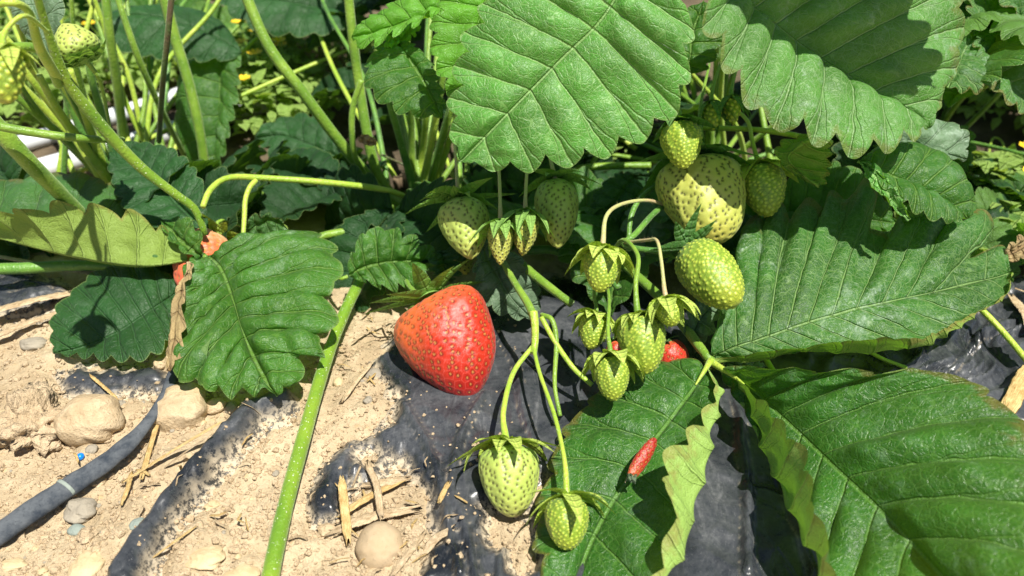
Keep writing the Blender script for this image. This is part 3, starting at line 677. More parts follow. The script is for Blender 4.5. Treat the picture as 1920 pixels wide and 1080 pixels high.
# --- leaf of four visible blades left of the centre
t = leaf_thing('leaf with a broad dusty blade, an olive blade folded up and a shaded blade', (372, 488, 3.1))
leaflet('leaflet', t, M['leaf'], [(388, 478, 3.3), (412, 500, 3.3), (436, 560, 2.8), (462, 640, 2.2), (495, 710, 1.7), (520, 742, 1.4)],
        [(427, 470, 3.5), (467, 446, 3.7), (533, 438, 3.7), (597, 436, 3.6), (604, 456, 3.5), (634, 466, 3.4), (624, 480, 3.3), (643, 498, 3.3), (640, 524, 3.1), (625, 550, 3.0), (600, 556, 2.9), (622, 572, 2.8), (635, 598, 2.6), (628, 620, 2.5), (590, 618, 2.5), (606, 645, 2.3), (612, 672, 2.1), (580, 662, 2.2), (568, 668, 2.0), (574, 690, 1.9), (562, 716, 1.7), (540, 716, 1.7), (533, 735, 1.5)],
        [(366, 492, 3.1), (346, 547, 2.8), (338, 593, 2.3), (331, 660, 1.8), (335, 705, 1.5), (346, 720, 1.4), (364, 706, 1.5), (392, 738, 1.3), (406, 722, 1.4), (430, 750, 1.3), (452, 736, 1.4), (476, 746, 1.3), (492, 730, 1.5)],
        n=11, tooth=0.002, ns=330, nt=48, pleat=0.0026, bulge=0.10, wave=0.0026, seed=72, fwd=0.5)
leaflet('leaflet', t, M['leaf_olive'], [(352, 488, 3.1), (280, 497, 3.0), (180, 488, 3.0), (60, 462, 3.2), (-60, 430, 3.4), (-130, 420, 3.4)],
        [(346, 474, 3.4), (300, 418, 4.4), (240, 390, 5.0), (170, 380, 5.3), (100, 375, 5.4), (20, 395, 5.2), (-60, 400, 4.8)],
        [(330, 450, 2.6), (285, 385, 3.2), (215, 345, 3.8), (120, 325, 4.2), (20, 335, 4.3), (-60, 360, 4.2)],
        n=9, tooth=0.0072, ns=180, nt=40, pleat=0.0018, bulge=0.07, wave=0.0010, seed=83)
leaflet('leaflet', t, M['leaf_shade_tone'], [(332, 548, 1.6), (280, 585, 1.3), (220, 622, 1.0), (150, 650, 0.8), (98, 662, 0.7)],
        [(325, 600, 1.2), (310, 655, 0.9), (265, 680, 0.8), (200, 680, 0.7), (140, 672, 0.7)],
        [(325, 520, 2.0), (285, 500, 2.2), (230, 498, 2.2), (180, 505, 2.0), (140, 538, 1.7), (100, 580, 1.3), (92, 625, 0.9)],
        n=10, tooth=0.0035, ns=150, nt=34, pleat=0.0007, bulge=0.06, wave=0.0010, seed=91)
leaflet('leaflet', t, M['leaf'], [(378, 482, 3.3), (350, 462, 3.7), (318, 430, 4.0), (300, 412, 4.1)],
        [(368, 486, 3.4), (335, 470, 3.7), (308, 440, 4.0)],
        [(380, 460, 3.9), (374, 425, 4.4), (340, 405, 4.4)], n=4, tooth=0.003, ns=60, nt=20, seed=95)
tube('leaf_stalk', t, M['stem'], [(386, 480, 3.3), (372, 500, 2.6), (352, 520, 1.8), (330, 548, 1.6)], [0.10, 0.10, 0.08, 0.07])
t = thing('withered_leaf', P(356, 492, 3.0), 'narrow withered brown leaf scrap hanging beside the broad dusty leaf', 'dead leaf')
leaflet('blade', t, M['leaf_dry'], [(356, 490, 3.6), (338, 560, 3.2), (332, 620, 2.6), (322, 680, 2.0), (312, 696, 1.8)],
        [(364, 505, 3.6), (346, 570, 3.2), (350, 620, 2.8), (345, 665, 2.2), (328, 690, 2.0)],
        [(350, 505, 3.6), (330, 560, 3.1), (322, 620, 2.5), (312, 670, 2.0)], n=5, tooth=0.003, ns=90, nt=14, wave=0.0014, seed=97)

# --- small leaf with two lit patches
t = leaf_thing('small crinkled green leaf with a sunlit patch, just behind the ripe red strawberry', (655, 515, 2.4))
leaflet('leaflet', t, M['leaf'], [(652, 518, 2.4), (690, 498, 2.6), (740, 490, 2.6), (790, 490, 2.4), (822, 492, 2.2)],
        [(655, 478, 3.0), (684, 432, 3.6), (725, 425, 3.6), (775, 440, 3.4), (812, 462, 3.0)],
        [(690, 532, 2.0), (735, 548, 1.8), (775, 545, 1.8), (808, 522, 2.0)], n=7, tooth=0.005, ns=130, nt=30, pleat=0.0018, wave=0.0012, seed=101)
tube('leaf_stalk', t, M['stem'], [(652, 518, 2.4), (635, 522, 2.2), (615, 500, 1.6), (640, 440, 1.0), (760, 400, 0.4)], [0.08, 0.08, 0.10, 0.12, 0.14])
# --- grey leaf hanging behind
t = leaf_thing('limp grey green leaf hanging behind the two smallest pale fruits', (905, 465, 3.6))
leaflet('leaflet', t, M['leaf_grey'], [(902, 452, 3.6), (925, 500, 3.0), (955, 555, 2.2), (990, 592, 1.6), (1000, 600, 1.4)],
        [(935, 450, 3.8), (985, 490, 3.4), (1012, 540, 2.4), (1012, 580, 1.7)],
        [(890, 470, 3.4), (888, 520, 2.8), (905, 570, 2.0), (950, 596, 1.5)], n=7, tooth=0.003, ns=110, nt=26, wave=0.0015, seed=105)
# --- dark toothed leaf
t = leaf_thing('dark shaded leaf with a finely toothed rim behind the long slanting stem', (375, 405, 4.2))
leaflet('leaflet', t, M['leaf_shade_tone'], [(392, 440, 3.4), (345, 395, 4.0), (290, 340, 4.6), (240, 292, 5.2), (215, 275, 5.4)],
        [(360, 450, 3.4), (290, 430, 3.7), (230, 390, 4.2), (205, 330, 4.8), (203, 290, 5.2)],
        [(388, 395, 4.2), (380, 335, 5.0), (345, 290, 5.5), (290, 265, 5.7), (245, 263, 5.6)], n=10, tooth=0.003, ns=130, nt=30, seed=108)
# --- folded dark leaf behind the stems
t = leaf_thing('long dark leaf rolled into a horizontal fold with one half hanging straight down', (455, 96, 47))
leaflet('leaflet', t, M['leaf_shade_tone'], [(455, 98, 46), (390, 62, 46), (320, 38, 46), (250, 30, 46), (200, 38, 46)],
        [(430, 112, 45.6), (360, 118, 45.4), (290, 112, 45.4), (230, 100, 45.6), (203, 70, 45.8)],
        [(440, 66, 47), (400, 30, 47.5), (330, 10, 48), (260, 8, 48), (215, 18, 47)], n=8, tooth=0.003, ns=110, nt=26, seed=111)
leaflet('leaflet', t, M['leaf_back'], [(448, 96, 46.5), (415, 130, 46.5), (412, 200, 46.5), (408, 270, 46.5), (395, 330, 46.5)],
        [(452, 120, 46), (448, 190, 46), (430, 260, 46), (415, 320, 46)],
        [(400, 100, 47), (345, 120, 47), (330, 200, 47), (340, 270, 47), (370, 320, 47)], n=8, tooth=0.003, ns=110, nt=26, bulge=0.2, seed=112)
# --- young bright leaf group in the middle top
t = leaf_thing('young yellow green leaf with spiky sunlit blades and one dark hanging blade', (745, 85, 34))
leaflet('leaflet', t, M['leaf_young'], [(905, -8, 33), (840, 12, 33), (770, 35, 33), (700, 62, 33), (658, 70, 33)],
        [(900, 12, 32.6), (820, 38, 32.6), (750, 70, 32.6), (690, 96, 32.8), (665, 84, 33)],
        [(860, -30, 33.6), (780, -20, 33.6), (715, 10, 33.6), (672, 40, 33.4)], n=8, tooth=0.007, ns=120, nt=28, pleat=0.0018, skew=0.8, seed=115)
leaflet('leaflet', t, M['leaf_back'], [(745, 84, 34), (775, 120, 33.5), (800, 165, 33.2), (828, 222, 33)],
        [(775, 84, 34), (812, 118, 33.6), (832, 165, 33.3), (838, 205, 33)],
        [(706, 84, 34), (684, 120, 33.6), (684, 160, 33.4), (712, 195, 33.2), (765, 222, 33)], n=7, tooth=0.0045, ns=110, nt=28, bulge=0.12, seed=116)
leaflet('leaflet', t, M['leaf_young'], [(745, 84, 34), (728, 62, 34.2), (712, 60, 34)], [(735, 96, 33.6), (722, 92, 33.6)], [(748, 60, 34.4), (730, 50, 34.6)], n=4, tooth=0.003, ns=40, nt=12, seed=117)
leaflet('leaflet', t, M['leaf_young'], [(748, 84, 34), (768, 60, 34.4), (785, 40, 34.8)], [(742, 66, 34.2), (762, 42, 34.6)], [(768, 78, 34), (786, 60, 34.6)], n=4, tooth=0.003, ns=40, nt=12, seed=118)
tube('leaf_stalk', t, M['stem'], [(745, 84, 34), (752, 60, 35), (760, 130, 38), (790, 260, 42), (800, 380, 43.5)], [0.06, 0.07, 0.10, 0.13, 0.14])
t = leaf_thing('fresh sunlit leaf with pointed teeth peeping out behind the big bright leaf', (905, -20, 31.0))
leaflet('leaflet', t, M['leaf_young'], [(935, -60, 30.5), (905, 20, 30.5), (880, 110, 30.5), (868, 205, 30.5)],
        [(960, 0, 30.3), (950, 80, 30.3), (920, 170, 30.3)],
        [(860, -40, 30.7), (815, 25, 30.7), (805, 85, 30.7), (818, 130, 30.7), (842, 180, 30.6)], n=8, tooth=0.0055, ns=110, nt=28, pleat=0.0018, s0=0.05, seed=119)
# --- red edged leaflet
t = leaf_thing('small leaf with two reddish tips behind the slender forked stalk', (455, 440, 3.0))
leaflet('leaflet', t, M['leaf_olive'], [(455, 438, 3.0), (480, 425, 3.4), (508, 412, 3.6), (540, 432, 3.2)],
        [(458, 415, 3.6), (478, 400, 4.0), (508, 398, 4.0), (532, 412, 3.7)], [(475, 445, 2.8), (510, 445, 2.8), (530, 442, 2.9)], n=5, tooth=0.004, ns=60, nt=18, seed=121)
# --- dark leaf, left of centre behind
t = leaf_thing('almost black shaded leaf with ragged teeth behind the thick slanting stem', (640, 290, 45))
leaflet('leaflet', t, M['leaf_shade_tone'], [(645, 300, 45), (590, 275, 45.5), (530, 255, 46), (478, 258, 46)],
        [(610, 318, 44.8), (560, 318, 45), (510, 300, 45.4)], [(630, 240, 46), (580, 212, 46.6), (530, 215, 46.8), (490, 235, 46.5)], n=7, tooth=0.005, ns=90, nt=24, seed=123)
t = leaf_thing('dark shaded leaf crossing behind the thick slanting stem near its top', (420, 10, 50))
leaflet('leaflet', t, M['leaf_shade_tone'], [(655, 20, 50), (590, 10, 50), (500, 0, 50), (400, -20, 50)], [(640, 60, 49), (560, 72, 49), (480, 60, 49), (420, 20, 49)],
        [(650, -30, 51), (560, -50, 51), (470, -60, 51)], n=8, tooth=0.004, ns=90, nt=24, seed=125)
# --- top left leaf
t = leaf_thing('smooth grey green leaf above the pale unripe fruit on the tall stem', (55, -30, 30))
leaflet('leaflet', t, M['leaf_grey'], [(35, -60, 30), (60, 0, 29.8), (85, 60, 29.6), (98, 108, 29.5)],
        [(130, -60, 30), (125, 0, 29.6), (118, 60, 29.6)], [(0, -20, 30.3), (30, 50, 30), (70, 95, 29.8)], n=6, tooth=0.0015, ns=80, nt=22, seed=127)
# --- leaves right of the fruit
t = leaf_thing('broad translucent green leaf seen from below, between the large dusty leaf and the nibbled leaf', (1610, 305, 30))
leaflet('leaflet', t, M['leaf_back'], [(1612, 300, 30), (1680, 330, 30), (1750, 365, 30), (1815, 410, 30)],
        [(1650, 272, 31), (1715, 268, 31.4), (1780, 295, 31.2), (1818, 345, 30.8), (1828, 390, 30.4)],
        [(1650, 350, 29.2), (1710, 400, 29), (1770, 420, 29.3)], n=8, tooth=0.0025, ns=110, nt=28, bulge=0.18, seed=131)
leaflet('leaflet', t, M['leaf_bright'], [(1608, 302, 30), (1640, 330, 29.4), (1672, 370, 29), (1706, 412, 28.7)],
        [(1635, 308, 29.6), (1672, 340, 29.2), (1700, 380, 28.8)], [(1620, 335, 29.4), (1650, 375, 29), (1680, 405, 28.8)], n=7, tooth=0.001, ns=80, nt=18, bulge=-0.2, seed=132)
leaflet('leaflet', t, M['leaf_grey'], [(1650, 262, 33), (1710, 265, 33), (1765, 285, 33), (1812, 300, 33)],
        [(1690, 225, 33.6), (1750, 220, 33.8), (1815, 240, 33.6), (1812, 275, 33.3)], [(1690, 285, 32.6), (1750, 300, 32.6)], n=5, tooth=0.007, ns=80, nt=22, seed=133)
t = leaf_thing('bluish dark leaf folded over, right of the small sepal capped fruit', (1540, 262, 31))
leaflet('leaflet', t, M['leaf_dusty'], [(1545, 255, 31), (1500, 275, 31), (1480, 300, 31), (1535, 352, 30.6)],
        [(1500, 250, 31.6), (1456, 268, 31.6), (1455, 300, 31.2), (1495, 335, 30.9)], [(1560, 275, 30.8), (1558, 310, 30.6), (1552, 345, 30.6)], n=6, tooth=0.002, ns=80, nt=24, seed=134)
for (lab, mid, L, R, mt, sd) in [
    ('pale dusty leaf in shade directly behind the forked fruit stalks', [(1240, 380, 36), (1220, 420, 35.5), (1215, 460, 35), (1235, 500, 34.5)], [(1265, 400, 36), (1275, 450, 35.4), (1262, 490, 34.8)], [(1195, 370, 36.4), (1165, 410, 36), (1170, 455, 35.4), (1200, 490, 34.8)], 'leaf_grey', 141),
    ('pale blue green leaf below the elongated green fruit', [(1290, 640, 2.2), (1310, 600, 2.8), (1335, 570, 3.2), (1375, 520, 3.6)], [(1280, 600, 2.8), (1295, 560, 3.4), (1345, 520, 3.8)], [(1330, 640, 2.0), (1352, 600, 2.6), (1385, 560, 3.2)], 'leaf_grey', 142),
    ('small dark leaf behind the fruit with a brown mark', [(1190, 330, 38), (1160, 370, 38), (1140, 400, 38), (1120, 440, 38)], [(1210, 360, 38), (1195, 410, 38), (1150, 445, 38)], [(1150, 330, 38.5), (1110, 370, 38.5), (1100, 420, 38)], 'leaf_shade_tone', 143),
    ('green leaf in shade above the bud cluster', [(1290, 140, 34), (1300, 60, 34), (1320, 0, 34)], [(1262, 100, 34), (1262, 30, 34)], [(1340, 120, 34), (1360, 40, 34)], 'leaf_back', 144),
    ('pale silvery leaf under the nibbled leaf', [(1352, 672, 1.6), (1380, 682, 1.5), (1410, 688, 1.4), (1440, 690, 1.2)], [(1375, 660, 1.9), (1420, 668, 1.8)], [(1365, 690, 1.3), (1405, 698, 1.2)], 'leaf_grey', 145),
    ('withered pale leaf behind the pale fruit with a spreading calyx', [(800, 365, 2.8), (780, 395, 2.2), (765, 430, 1.6), (758, 470, 1.2)], [(815, 390, 2.6), (815, 430, 1.8), (790, 465, 1.3)], [(768, 365, 2.8), (752, 400, 2.2), (748, 440, 1.5)], 'leaf_grey', 146),
    ('small dark leaf tucked beneath the pale fruit with a spreading calyx', [(830, 470, 3), (835, 500, 2.4), (845, 530, 1.8)], [(860, 480, 3), (868, 510, 2.4)], [(805, 480, 3), (808, 512, 2.2)], 'leaf_shade_tone', 147),
    ('curled half brown leaf at the torn end of the nibbled leaf', [(1880, 480, 4.0), (1905, 470, 4.2), (1940, 450, 4.4), (1980, 440, 4.4)], [(1890, 455, 4.6), (1930, 430, 4.8)], [(1900, 492, 3.8), (1940, 480, 4)], 'leaf_dry', 148),
    ('small leaf curling up beyond the nibbled leaf', [(1700, 430, 5.2), (1740, 400, 5.8), (1780, 380, 6.0), (1800, 470, 4.6)], [(1690, 395, 6.0), (1740, 360, 6.4), (1790, 360, 6.2)], [(1730, 440, 5.0), (1770, 440, 5.0)], 'leaf_back', 149)]:
    t = leaf_thing(lab, mid[0]); leaflet('leaflet', t, M[mt], mid, L, R, n=6, tooth=0.004, ns=80, nt=22, seed=sd)

# --- leaves above the frame whose toothed shadows fall on the two big leaves
def on_plane(pts, up):
    out = []
    for (x, y, d) in pts: out.append(P(x, y, d) + np.array(SUN) * up)
    return out
t = thing('strawberry_leaf', P(1600, 40, 27.80) + np.array(SUN) * 0.07, 'broad shading leaf above the large dusty leaf', 'leaf')
leaflet('leaflet', t, M['leaf'], on_plane([(1330, -60, 27.06), (1430, -10, 27.06), (1560, 20, 27.68), (1700, 60, 28.29), (1790, 110, 28.29)], 0.07),
        on_plane([(1420, -130, 27.68), (1560, -120, 27.80), (1700, -60, 28.29), (1790, 10, 28.29), (1815, 70, 28.29)], 0.07),
        on_plane([(1392, -10, 28.43), (1440, 80, 28.56), (1520, 112, 28.70), (1600, 150, 28.84), (1700, 172, 29.11), (1770, 150, 29.25)], 0.07), n=10, tooth=0.008, ns=110, nt=26, seed=151, world=True)

# ================================================================== STRAWBERRIES
def strawberry(label, kind, top, tip, R, stalk=None, sr=(0.07, 0.06), smat='stem', nseed=150, young=False, cal=None, group=None, name='strawberry', hairs=60, **k):
    base = P(*top)
    t = thing(name, base, label, 'strawberry', group)
    o, fr = berry(t, kind, base, P(*tip), R, nseed=nseed, young=young, **k)
    if cal is not None: calyx(t, fr, **cal)
    if stalk:
        pts = [fr[0] + fr[1] * 0.0005] + [P(*q) for q in stalk]
        tube('fruit_stalk', t, M[smat], pts, [sr[0] * 1.5] + list(np.linspace(sr[0], sr[1], 5)), world=True, nr=9, ns=36, hairs=hairs, seed=int(top[0]), lump=0.03)
    return t
def ripefn(Vf, col, u):
    px, py = pix(Vf[:, 0], Vf[:, 1], Vf[:, 2])
    # one flank is still orange
    d = (Vf - P(752, 600, 31.5)); r = np.linalg.norm(d, axis=1)
    f = sstep(0.026, 0.006, r + 0.004 * fbm(Vf[:, 0], Vf[:, 2], 200, 2, 4))[:, None]
    return col + (np.array([0.66, 0.15, 0.03]) - col) * f * 0.9
strawberry('large ripe red strawberry with an orange flank, resting on the black film', 'ripe', (806, 560, 32.2), (884, 742, 30.5), 1.90,
           stalk=[(775, 545, 33.2), (762, 520, 34.5), (770, 470, 37)], sr=(0.11, 0.1), nseed=470, p=0.64, q=0.53,
           lobes=[(-1.0, 0.05, 0.25, 0.14, 0.10), (0.5, 0.95, 0.25, 0.30, 0.12), (1.0, -0.2, 0.2, 0.16, 0.2), (-0.6, 0.75, 0.1, -0.10, 0.04)], colfn=ripefn, res=(190, 190), seed=4, squash=(1.0, 0.85),
           cal=dict(n=11, length=0.70, width=0.15, th0=15, th1=0, mat=M['sepal'], seed=3, jit=20))
SP = dict(cal=None)
strawberry('pale cream unripe strawberry dotted with dark seeds under a widely spread calyx', 'white', (862, 378, 32.8), (885, 486, 31.7), 1.08,
           stalk=[(858, 350, 32.9), (855, 300, 33.2), (853, 240, 34), (870, 150, 37)], smat='stem_pink', nseed=235, q=0.66, p=0.58,
           cal=dict(n=13, length=1.15, width=0.25, th0=0, th1=-35, seed=5, fold=0.35, jit=26))
strawberry('long pale green unripe strawberry, partly hidden by the rim of the big bright leaf', 'white', (1042, 335, 33.2), (1046, 466, 32.4), 0.94,
           stalk=[(1035, 310, 33.5), (1025, 270, 34.5), (1010, 180, 37)], smat='stem_pink', nseed=250, p=0.68, q=0.60, cal=dict(n=9, length=1.15, width=0.28, th0=5, th1=-45, seed=6))
strawberry('tiny unripe fruit in drooping sepals next to the pale fruit with the spread calyx', 'yellow', (938, 415, 31.0), (938, 497, 30.6), 0.50,
           stalk=[(938, 390, 31.2), (936, 330, 31.8), (930, 250, 33)], smat='stem_pink', nseed=190, young=True, cal=dict(n=10, length=2.0, width=0.50, th0=-25, th1=-85, seed=7, jit=10))
strawberry('tiny unripe fruit in drooping sepals next to the long pale green strawberry', 'yellow', (986, 395, 31.4), (980, 480, 31.0), 0.56,
           stalk=[(985, 375, 31.6), (988, 315, 32.2), (990, 240, 33.5)], smat='stem_pink', nseed=190, young=True, cal=dict(n=10, length=2.0, width=0.50, th0=-25, th1=-85, seed=17, jit=10))
def brownfn(Vf, col, u):
    d = np.linalg.norm(Vf - P(1243, 368, 30.6), axis=1); f = sstep(0.0075, 0.002, d + 0.002 * fbm(Vf[:, 0], Vf[:, 2], 500, 2, 9))[:, None]
    return col + (np.array([0.24, 0.13, 0.03]) - col) * f * 0.8
strawberry('very broad pale yellow unripe strawberry with a brown mark on its shoulder', 'yellow', (1303, 300, 32.6), (1330, 465, 31.2), 1.80,
           stalk=[(1318, 270, 33.2), (1312, 210, 34.5), (1330, 120, 37)], nseed=500, p=0.62, q=0.45, res=(150, 170), colfn=brownfn, squash=(1.0, 0.8),
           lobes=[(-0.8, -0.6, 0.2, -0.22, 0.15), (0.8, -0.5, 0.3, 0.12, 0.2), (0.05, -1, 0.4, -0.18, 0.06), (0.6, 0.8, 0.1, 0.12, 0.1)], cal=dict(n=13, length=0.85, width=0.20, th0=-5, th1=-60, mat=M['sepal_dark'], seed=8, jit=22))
strawberry('small dark green fruit hanging in shade in front of the very broad pale strawberry', 'green', (1275, 232, 30.8), (1282, 316, 30.2), 0.80,
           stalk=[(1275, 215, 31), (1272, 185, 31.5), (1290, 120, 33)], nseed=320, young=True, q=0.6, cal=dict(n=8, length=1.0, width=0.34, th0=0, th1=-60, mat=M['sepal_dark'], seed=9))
strawberry('elongated bright green bumpy fruit lying tilted under dark pointed sepals', 'green', (1290, 466, 30.0), (1380, 570, 28.0), 1.03,
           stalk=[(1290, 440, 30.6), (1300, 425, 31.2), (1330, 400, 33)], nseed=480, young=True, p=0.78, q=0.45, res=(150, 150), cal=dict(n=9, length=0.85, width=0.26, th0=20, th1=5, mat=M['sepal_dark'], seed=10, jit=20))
strawberry('green fruit with large drooping sepals, beside the broad pale strawberry and the dusty leaf', 'green', (1425, 312, 32.5), (1440, 406, 31.8), 0.92,
           stalk=[(1420, 300, 32.7), (1410, 262, 33), (1400, 225, 33.5), (1360, 190, 34.5)], sr=(0.09, 0.08), smat='stem_yellow', nseed=280, young=True, q=0.55, cal=dict(n=8, length=1.2, width=0.42, th0=-5, th1=-80, mat=M['sepal_yellow'], seed=11))
strawberry('bright young fruit under a cap of sepals, topmost of the four hanging in sunlight', 'green', (1130, 470, 28.4), (1124, 548, 27.9), 0.64,
           stalk=[(1131, 450, 28.6), (1137, 405, 29.2), (1165, 383, 30.2), (1215, 376, 31.6), (1265, 390, 32.8)], smat='stem_pink', sr=(0.075, 0.07), nseed=260, young=True, q=0.5, cal=dict(n=11, length=1.40, width=0.50, th0=0, th1=-85, mat=M['sepal_yellow'], seed=12))
strawberry('small young fruit with one pink tipped sepal, left of the larger sunlit fruit', 'green', (1117, 592, 29.0), (1106, 655, 28.6), 0.52,
           stalk=[(1118, 575, 29.1), (1114, 550, 29.4), (1120, 500, 30.5)], smat='stem', nseed=190, young=True, q=0.5, cal=dict(n=11, length=1.45, width=0.52, th0=5, th1=-80, mat=M['sepal_yellow'], seed=13))
strawberry('plump sunlit green fruit with a narrow cap, beside the closed bud like fruit', 'green', (1198, 592, 27.9), (1212, 702, 27.3), 0.84,
           stalk=[(1194, 575, 28), (1192, 530, 28.3), (1196, 480, 29), (1170, 450, 30), (1150, 470, 31)], smat='stem', sr=(0.09, 0.08), nseed=380, young=True, q=0.5, cal=dict(n=9, length=0.95, width=0.32, th0=-5, th1=-88, mat=M['sepal_yellow'], seed=14, jit=10))
strawberry('closed bud like fruit wrapped in long sepals on a pinkish stalk', 'green', (1250, 560, 27.2), (1262, 612, 26.9), 0.50,
           stalk=[(1246, 545, 27.3), (1240, 490, 27.9), (1232, 452, 28.5), (1215, 450, 29.2), (1170, 455, 30.5)], smat='stem_pink', sr=(0.065, 0.06), nseed=190, young=True, q=0.5, cal=dict(n=9, length=1.9, width=0.60, th0=-10, th1=-80, mat=M['sepal_yellow'], seed=15, jit=12))
strawberry('young fruit with pointed yellow green sepals, lowest of the four above the folded leaf', 'green', (1145, 668, 27.2), (1150, 752, 26.7), 0.62,
           stalk=[(1144, 655, 27.3), (1140, 620, 27.8), (1142, 560, 29), (1135, 520, 30)], smat='stem', nseed=280, young=True, q=0.5, cal=dict(n=11, length=1.5, width=0.46, th0=5, th1=-78, mat=M['sepal_yellow'], seed=16))
strawberry('plump cream green strawberry hanging low over the black film, its sepals curled outward', 'white', (950, 832, 26.6), (962, 970, 25.7), 1.04,
           stalk=[(947, 815, 26.8), (944, 770, 27.5), (962, 700, 28.8), (1000, 648, 29.6)], smat='stem_yellow', sr=(0.10, 0.09), nseed=270, p=0.64, q=0.48, res=(160, 160), cal=dict(n=13, length=1.2, width=0.25, th0=12, th1=-62, mat=M['sepal_yellow'], seed=18, jit=24), hairs=120)
strawberry('small bumpy green fruit with five long sepals, beside the plump cream green one', 'green', (1063, 930, 24.6), (1062, 1032, 24.0), 0.68,
           stalk=[(1062, 915, 24.7), (1058, 860, 25.4), (1040, 780, 26.8), (1012, 700, 28.4), (1000, 650, 29.5)], smat='stem_yellow', sr=(0.075, 0.075), nseed=320, young=True, p=0.72, q=0.5, res=(150, 140), cal=dict(n=8, length=1.45, width=0.33, th0=0, th1=-62, mat=M['sepal_yellow'], seed=19, jit=22), hairs=120)
strawberry('pale unripe strawberry tilted sideways high on the left among the stems', 'white', (158, 112, 29.0), (118, 45, 28.7), 0.82,
           stalk=[(170, 125, 29.2), (190, 160, 30), (210, 260, 34)], nseed=150, q=0.6, cal=dict(n=7, length=0.62, width=0.36, th0=-10, th1=-50, seed=20))
strawberry('orange half ripe strawberry mostly hidden behind the dusty leaf with the folded blade', 'orange', (402, 446, 36.0), (345, 552, 33.8), 1.25,
           stalk=[(410, 415, 36.4), (440, 420, 37), (520, 440, 39), (640, 430, 41)], nseed=150, q=0.6, cal=dict(n=9, length=0.75, width=0.24, th0=10, th1=-35, mat=M['sepal_yellow'], seed=22))
strawberry('red strawberry glimpsed between the sunlit fruits and the folded leaf', 'ripe', (1240, 652, 31.2), (1285, 700, 30.6), 0.75,
           nseed=110, q=0.5, cal=dict(n=7, length=0.7, width=0.25, th0=0, th1=-50, mat=M['sepal_dark'], seed=23))
strawberry('red strawberry behind the two small buds', 'ripe', (1160, 640, 31.4), (1148, 690, 31), 0.42, nseed=60, cal=dict(n=6, length=0.9, width=0.3, seed=24, mat=M['sepal_dark']))
strawberry('blurred small yellow green fruit with a red tip beyond the leaves at the right edge', 'yellow', (1888, 305, 52), (1890, 352, 51.4), 0.85,
           stalk=[(1884, 290, 52.4), (1878, 265, 53), (1860, 262, 54), (1850, 320, 56)], smat='stem_yellow', nseed=90, young=True, q=0.5, cal=dict(n=7, length=0.9, width=0.3, th0=10, th1=-40, seed=25),
           colfn=lambda Vf, col, u: col + (np.array([0.8, 0.08, 0.03]) - col) * sstep(0.8, 0.9, u)[:, None])
strawberry('small yellow green fruit low beneath the pale one with the spreading calyx', 'yellow', (866, 478, 36.5), (874, 515, 36), 0.45, nseed=60, young=True, cal=dict(n=6, length=1.2, width=0.4, seed=26, mat=M['sepal_yellow']))
strawberry('blurred pale green bud at the edge of the picture among slanting stalks', 'green', (5, 88, 22), (12, 195, 22), 0.52, nseed=90, young=True, q=0.5,
           stalk=[(5, 70, 22.2), (20, 45, 22.5), (50, 30, 23), (90, 60, 25)], smat='stem_yellow', cal=dict(n=8, length=1.5, width=0.5, th0=-20, th1=-85, mat=M['sepal_yellow'], seed=27))
# drooping bud caps behind the big leaf's rim
for (x, y, lab) in [(1335, 190, 'green bud hanging by the stalk of the broad pale strawberry'), (1372, 180, 'dark narrow bud beside the rim of the large dusty leaf')]:
    strawberry(lab, 'green', (x, y, 32), (x + 3, y + 55, 31.8), 0.34, stalk=[(x, y - 15, 32.2), (x + 12, y - 60, 33), (x + 30, y - 100, 34)], nseed=50, young=True, name='flower_bud',
               cal=dict(n=7, length=2.6, width=0.5, th0=-35, th1=-85, mat=M['sepal_dark'], seed=x))

# ================================================================== STEMS
def stem(label, pts, radii, mat='stem', name='stem', cat='stem', **k):
    o = tube(name, None, M[mat], pts, radii, origin=P(*pts[-1]), **k); tag(o, label, cat); return o
stem('thick smooth stem slanting down from the top edge to the crown of the plant', [(440, -60, 36), (500, 80, 37), (565, 170, 38), (640, 270, 40), (710, 350, 42), (790, 410, 43)], [0.25, 0.26, 0.27, 0.28, 0.30, 0.32], hairs=120)
stem('tall upright stem that turns yellowish near its base, with a dry red brown bract', [(648, -60, 38), (660, 60, 39), (672, 150, 40), (690, 260, 41), (715, 340, 42), (770, 400, 43)], [0.22, 0.24, 0.25, 0.27, 0.3, 0.3], hairs=80)
stem('short hairy curved stalk leaning on the tall upright stem', [(678, 150, 38), (662, 200, 38.5), (660, 250, 39), (668, 300, 40), (700, 350, 42)], [0.14, 0.15, 0.15, 0.15, 0.15], 'stem', hairs=200)
stem('long thick stem slanting from the upper left to the dusty folded leaf', [(60, -40, 26), (90, 60, 27.5), (125, 150, 29), (185, 230, 30.5), (260, 310, 32), (330, 365, 33), (365, 392, 33.5), (385, 440, 34)], [0.12, 0.14, 0.19, 0.24, 0.24, 0.21, 0.18, 0.14], 'stem_speck', hairs=260)
stem('dark brown upright stem crossing in front of the rolled dark leaf', [(325, -40, 33), (315, 60, 34), (305, 160, 36), (298, 265, 40)], [0.12, 0.13, 0.13, 0.13], 'stem_brown')
stem('flat green stem left of the dark brown upright one', [(195, -40, 40), (205, 60, 41), (220, 160, 43), (232, 265, 46)], [0.22, 0.24, 0.25, 0.25])
stem('hairy slanting stem with a sunlit band, passing under the rolled leaf', [(210, -40, 38), (235, 40, 38.5), (262, 115, 39.5), (300, 200, 42), (345, 290, 46)], [0.14, 0.16, 0.16, 0.16, 0.16], hairs=200)
stem('curved broad stem running down in front of the hanging half of the rolled leaf', [(300, -40, 40), (325, 60, 41), (355, 160, 42), (375, 250, 43), (385, 320, 44)], [0.28, 0.28, 0.28, 0.27, 0.26])
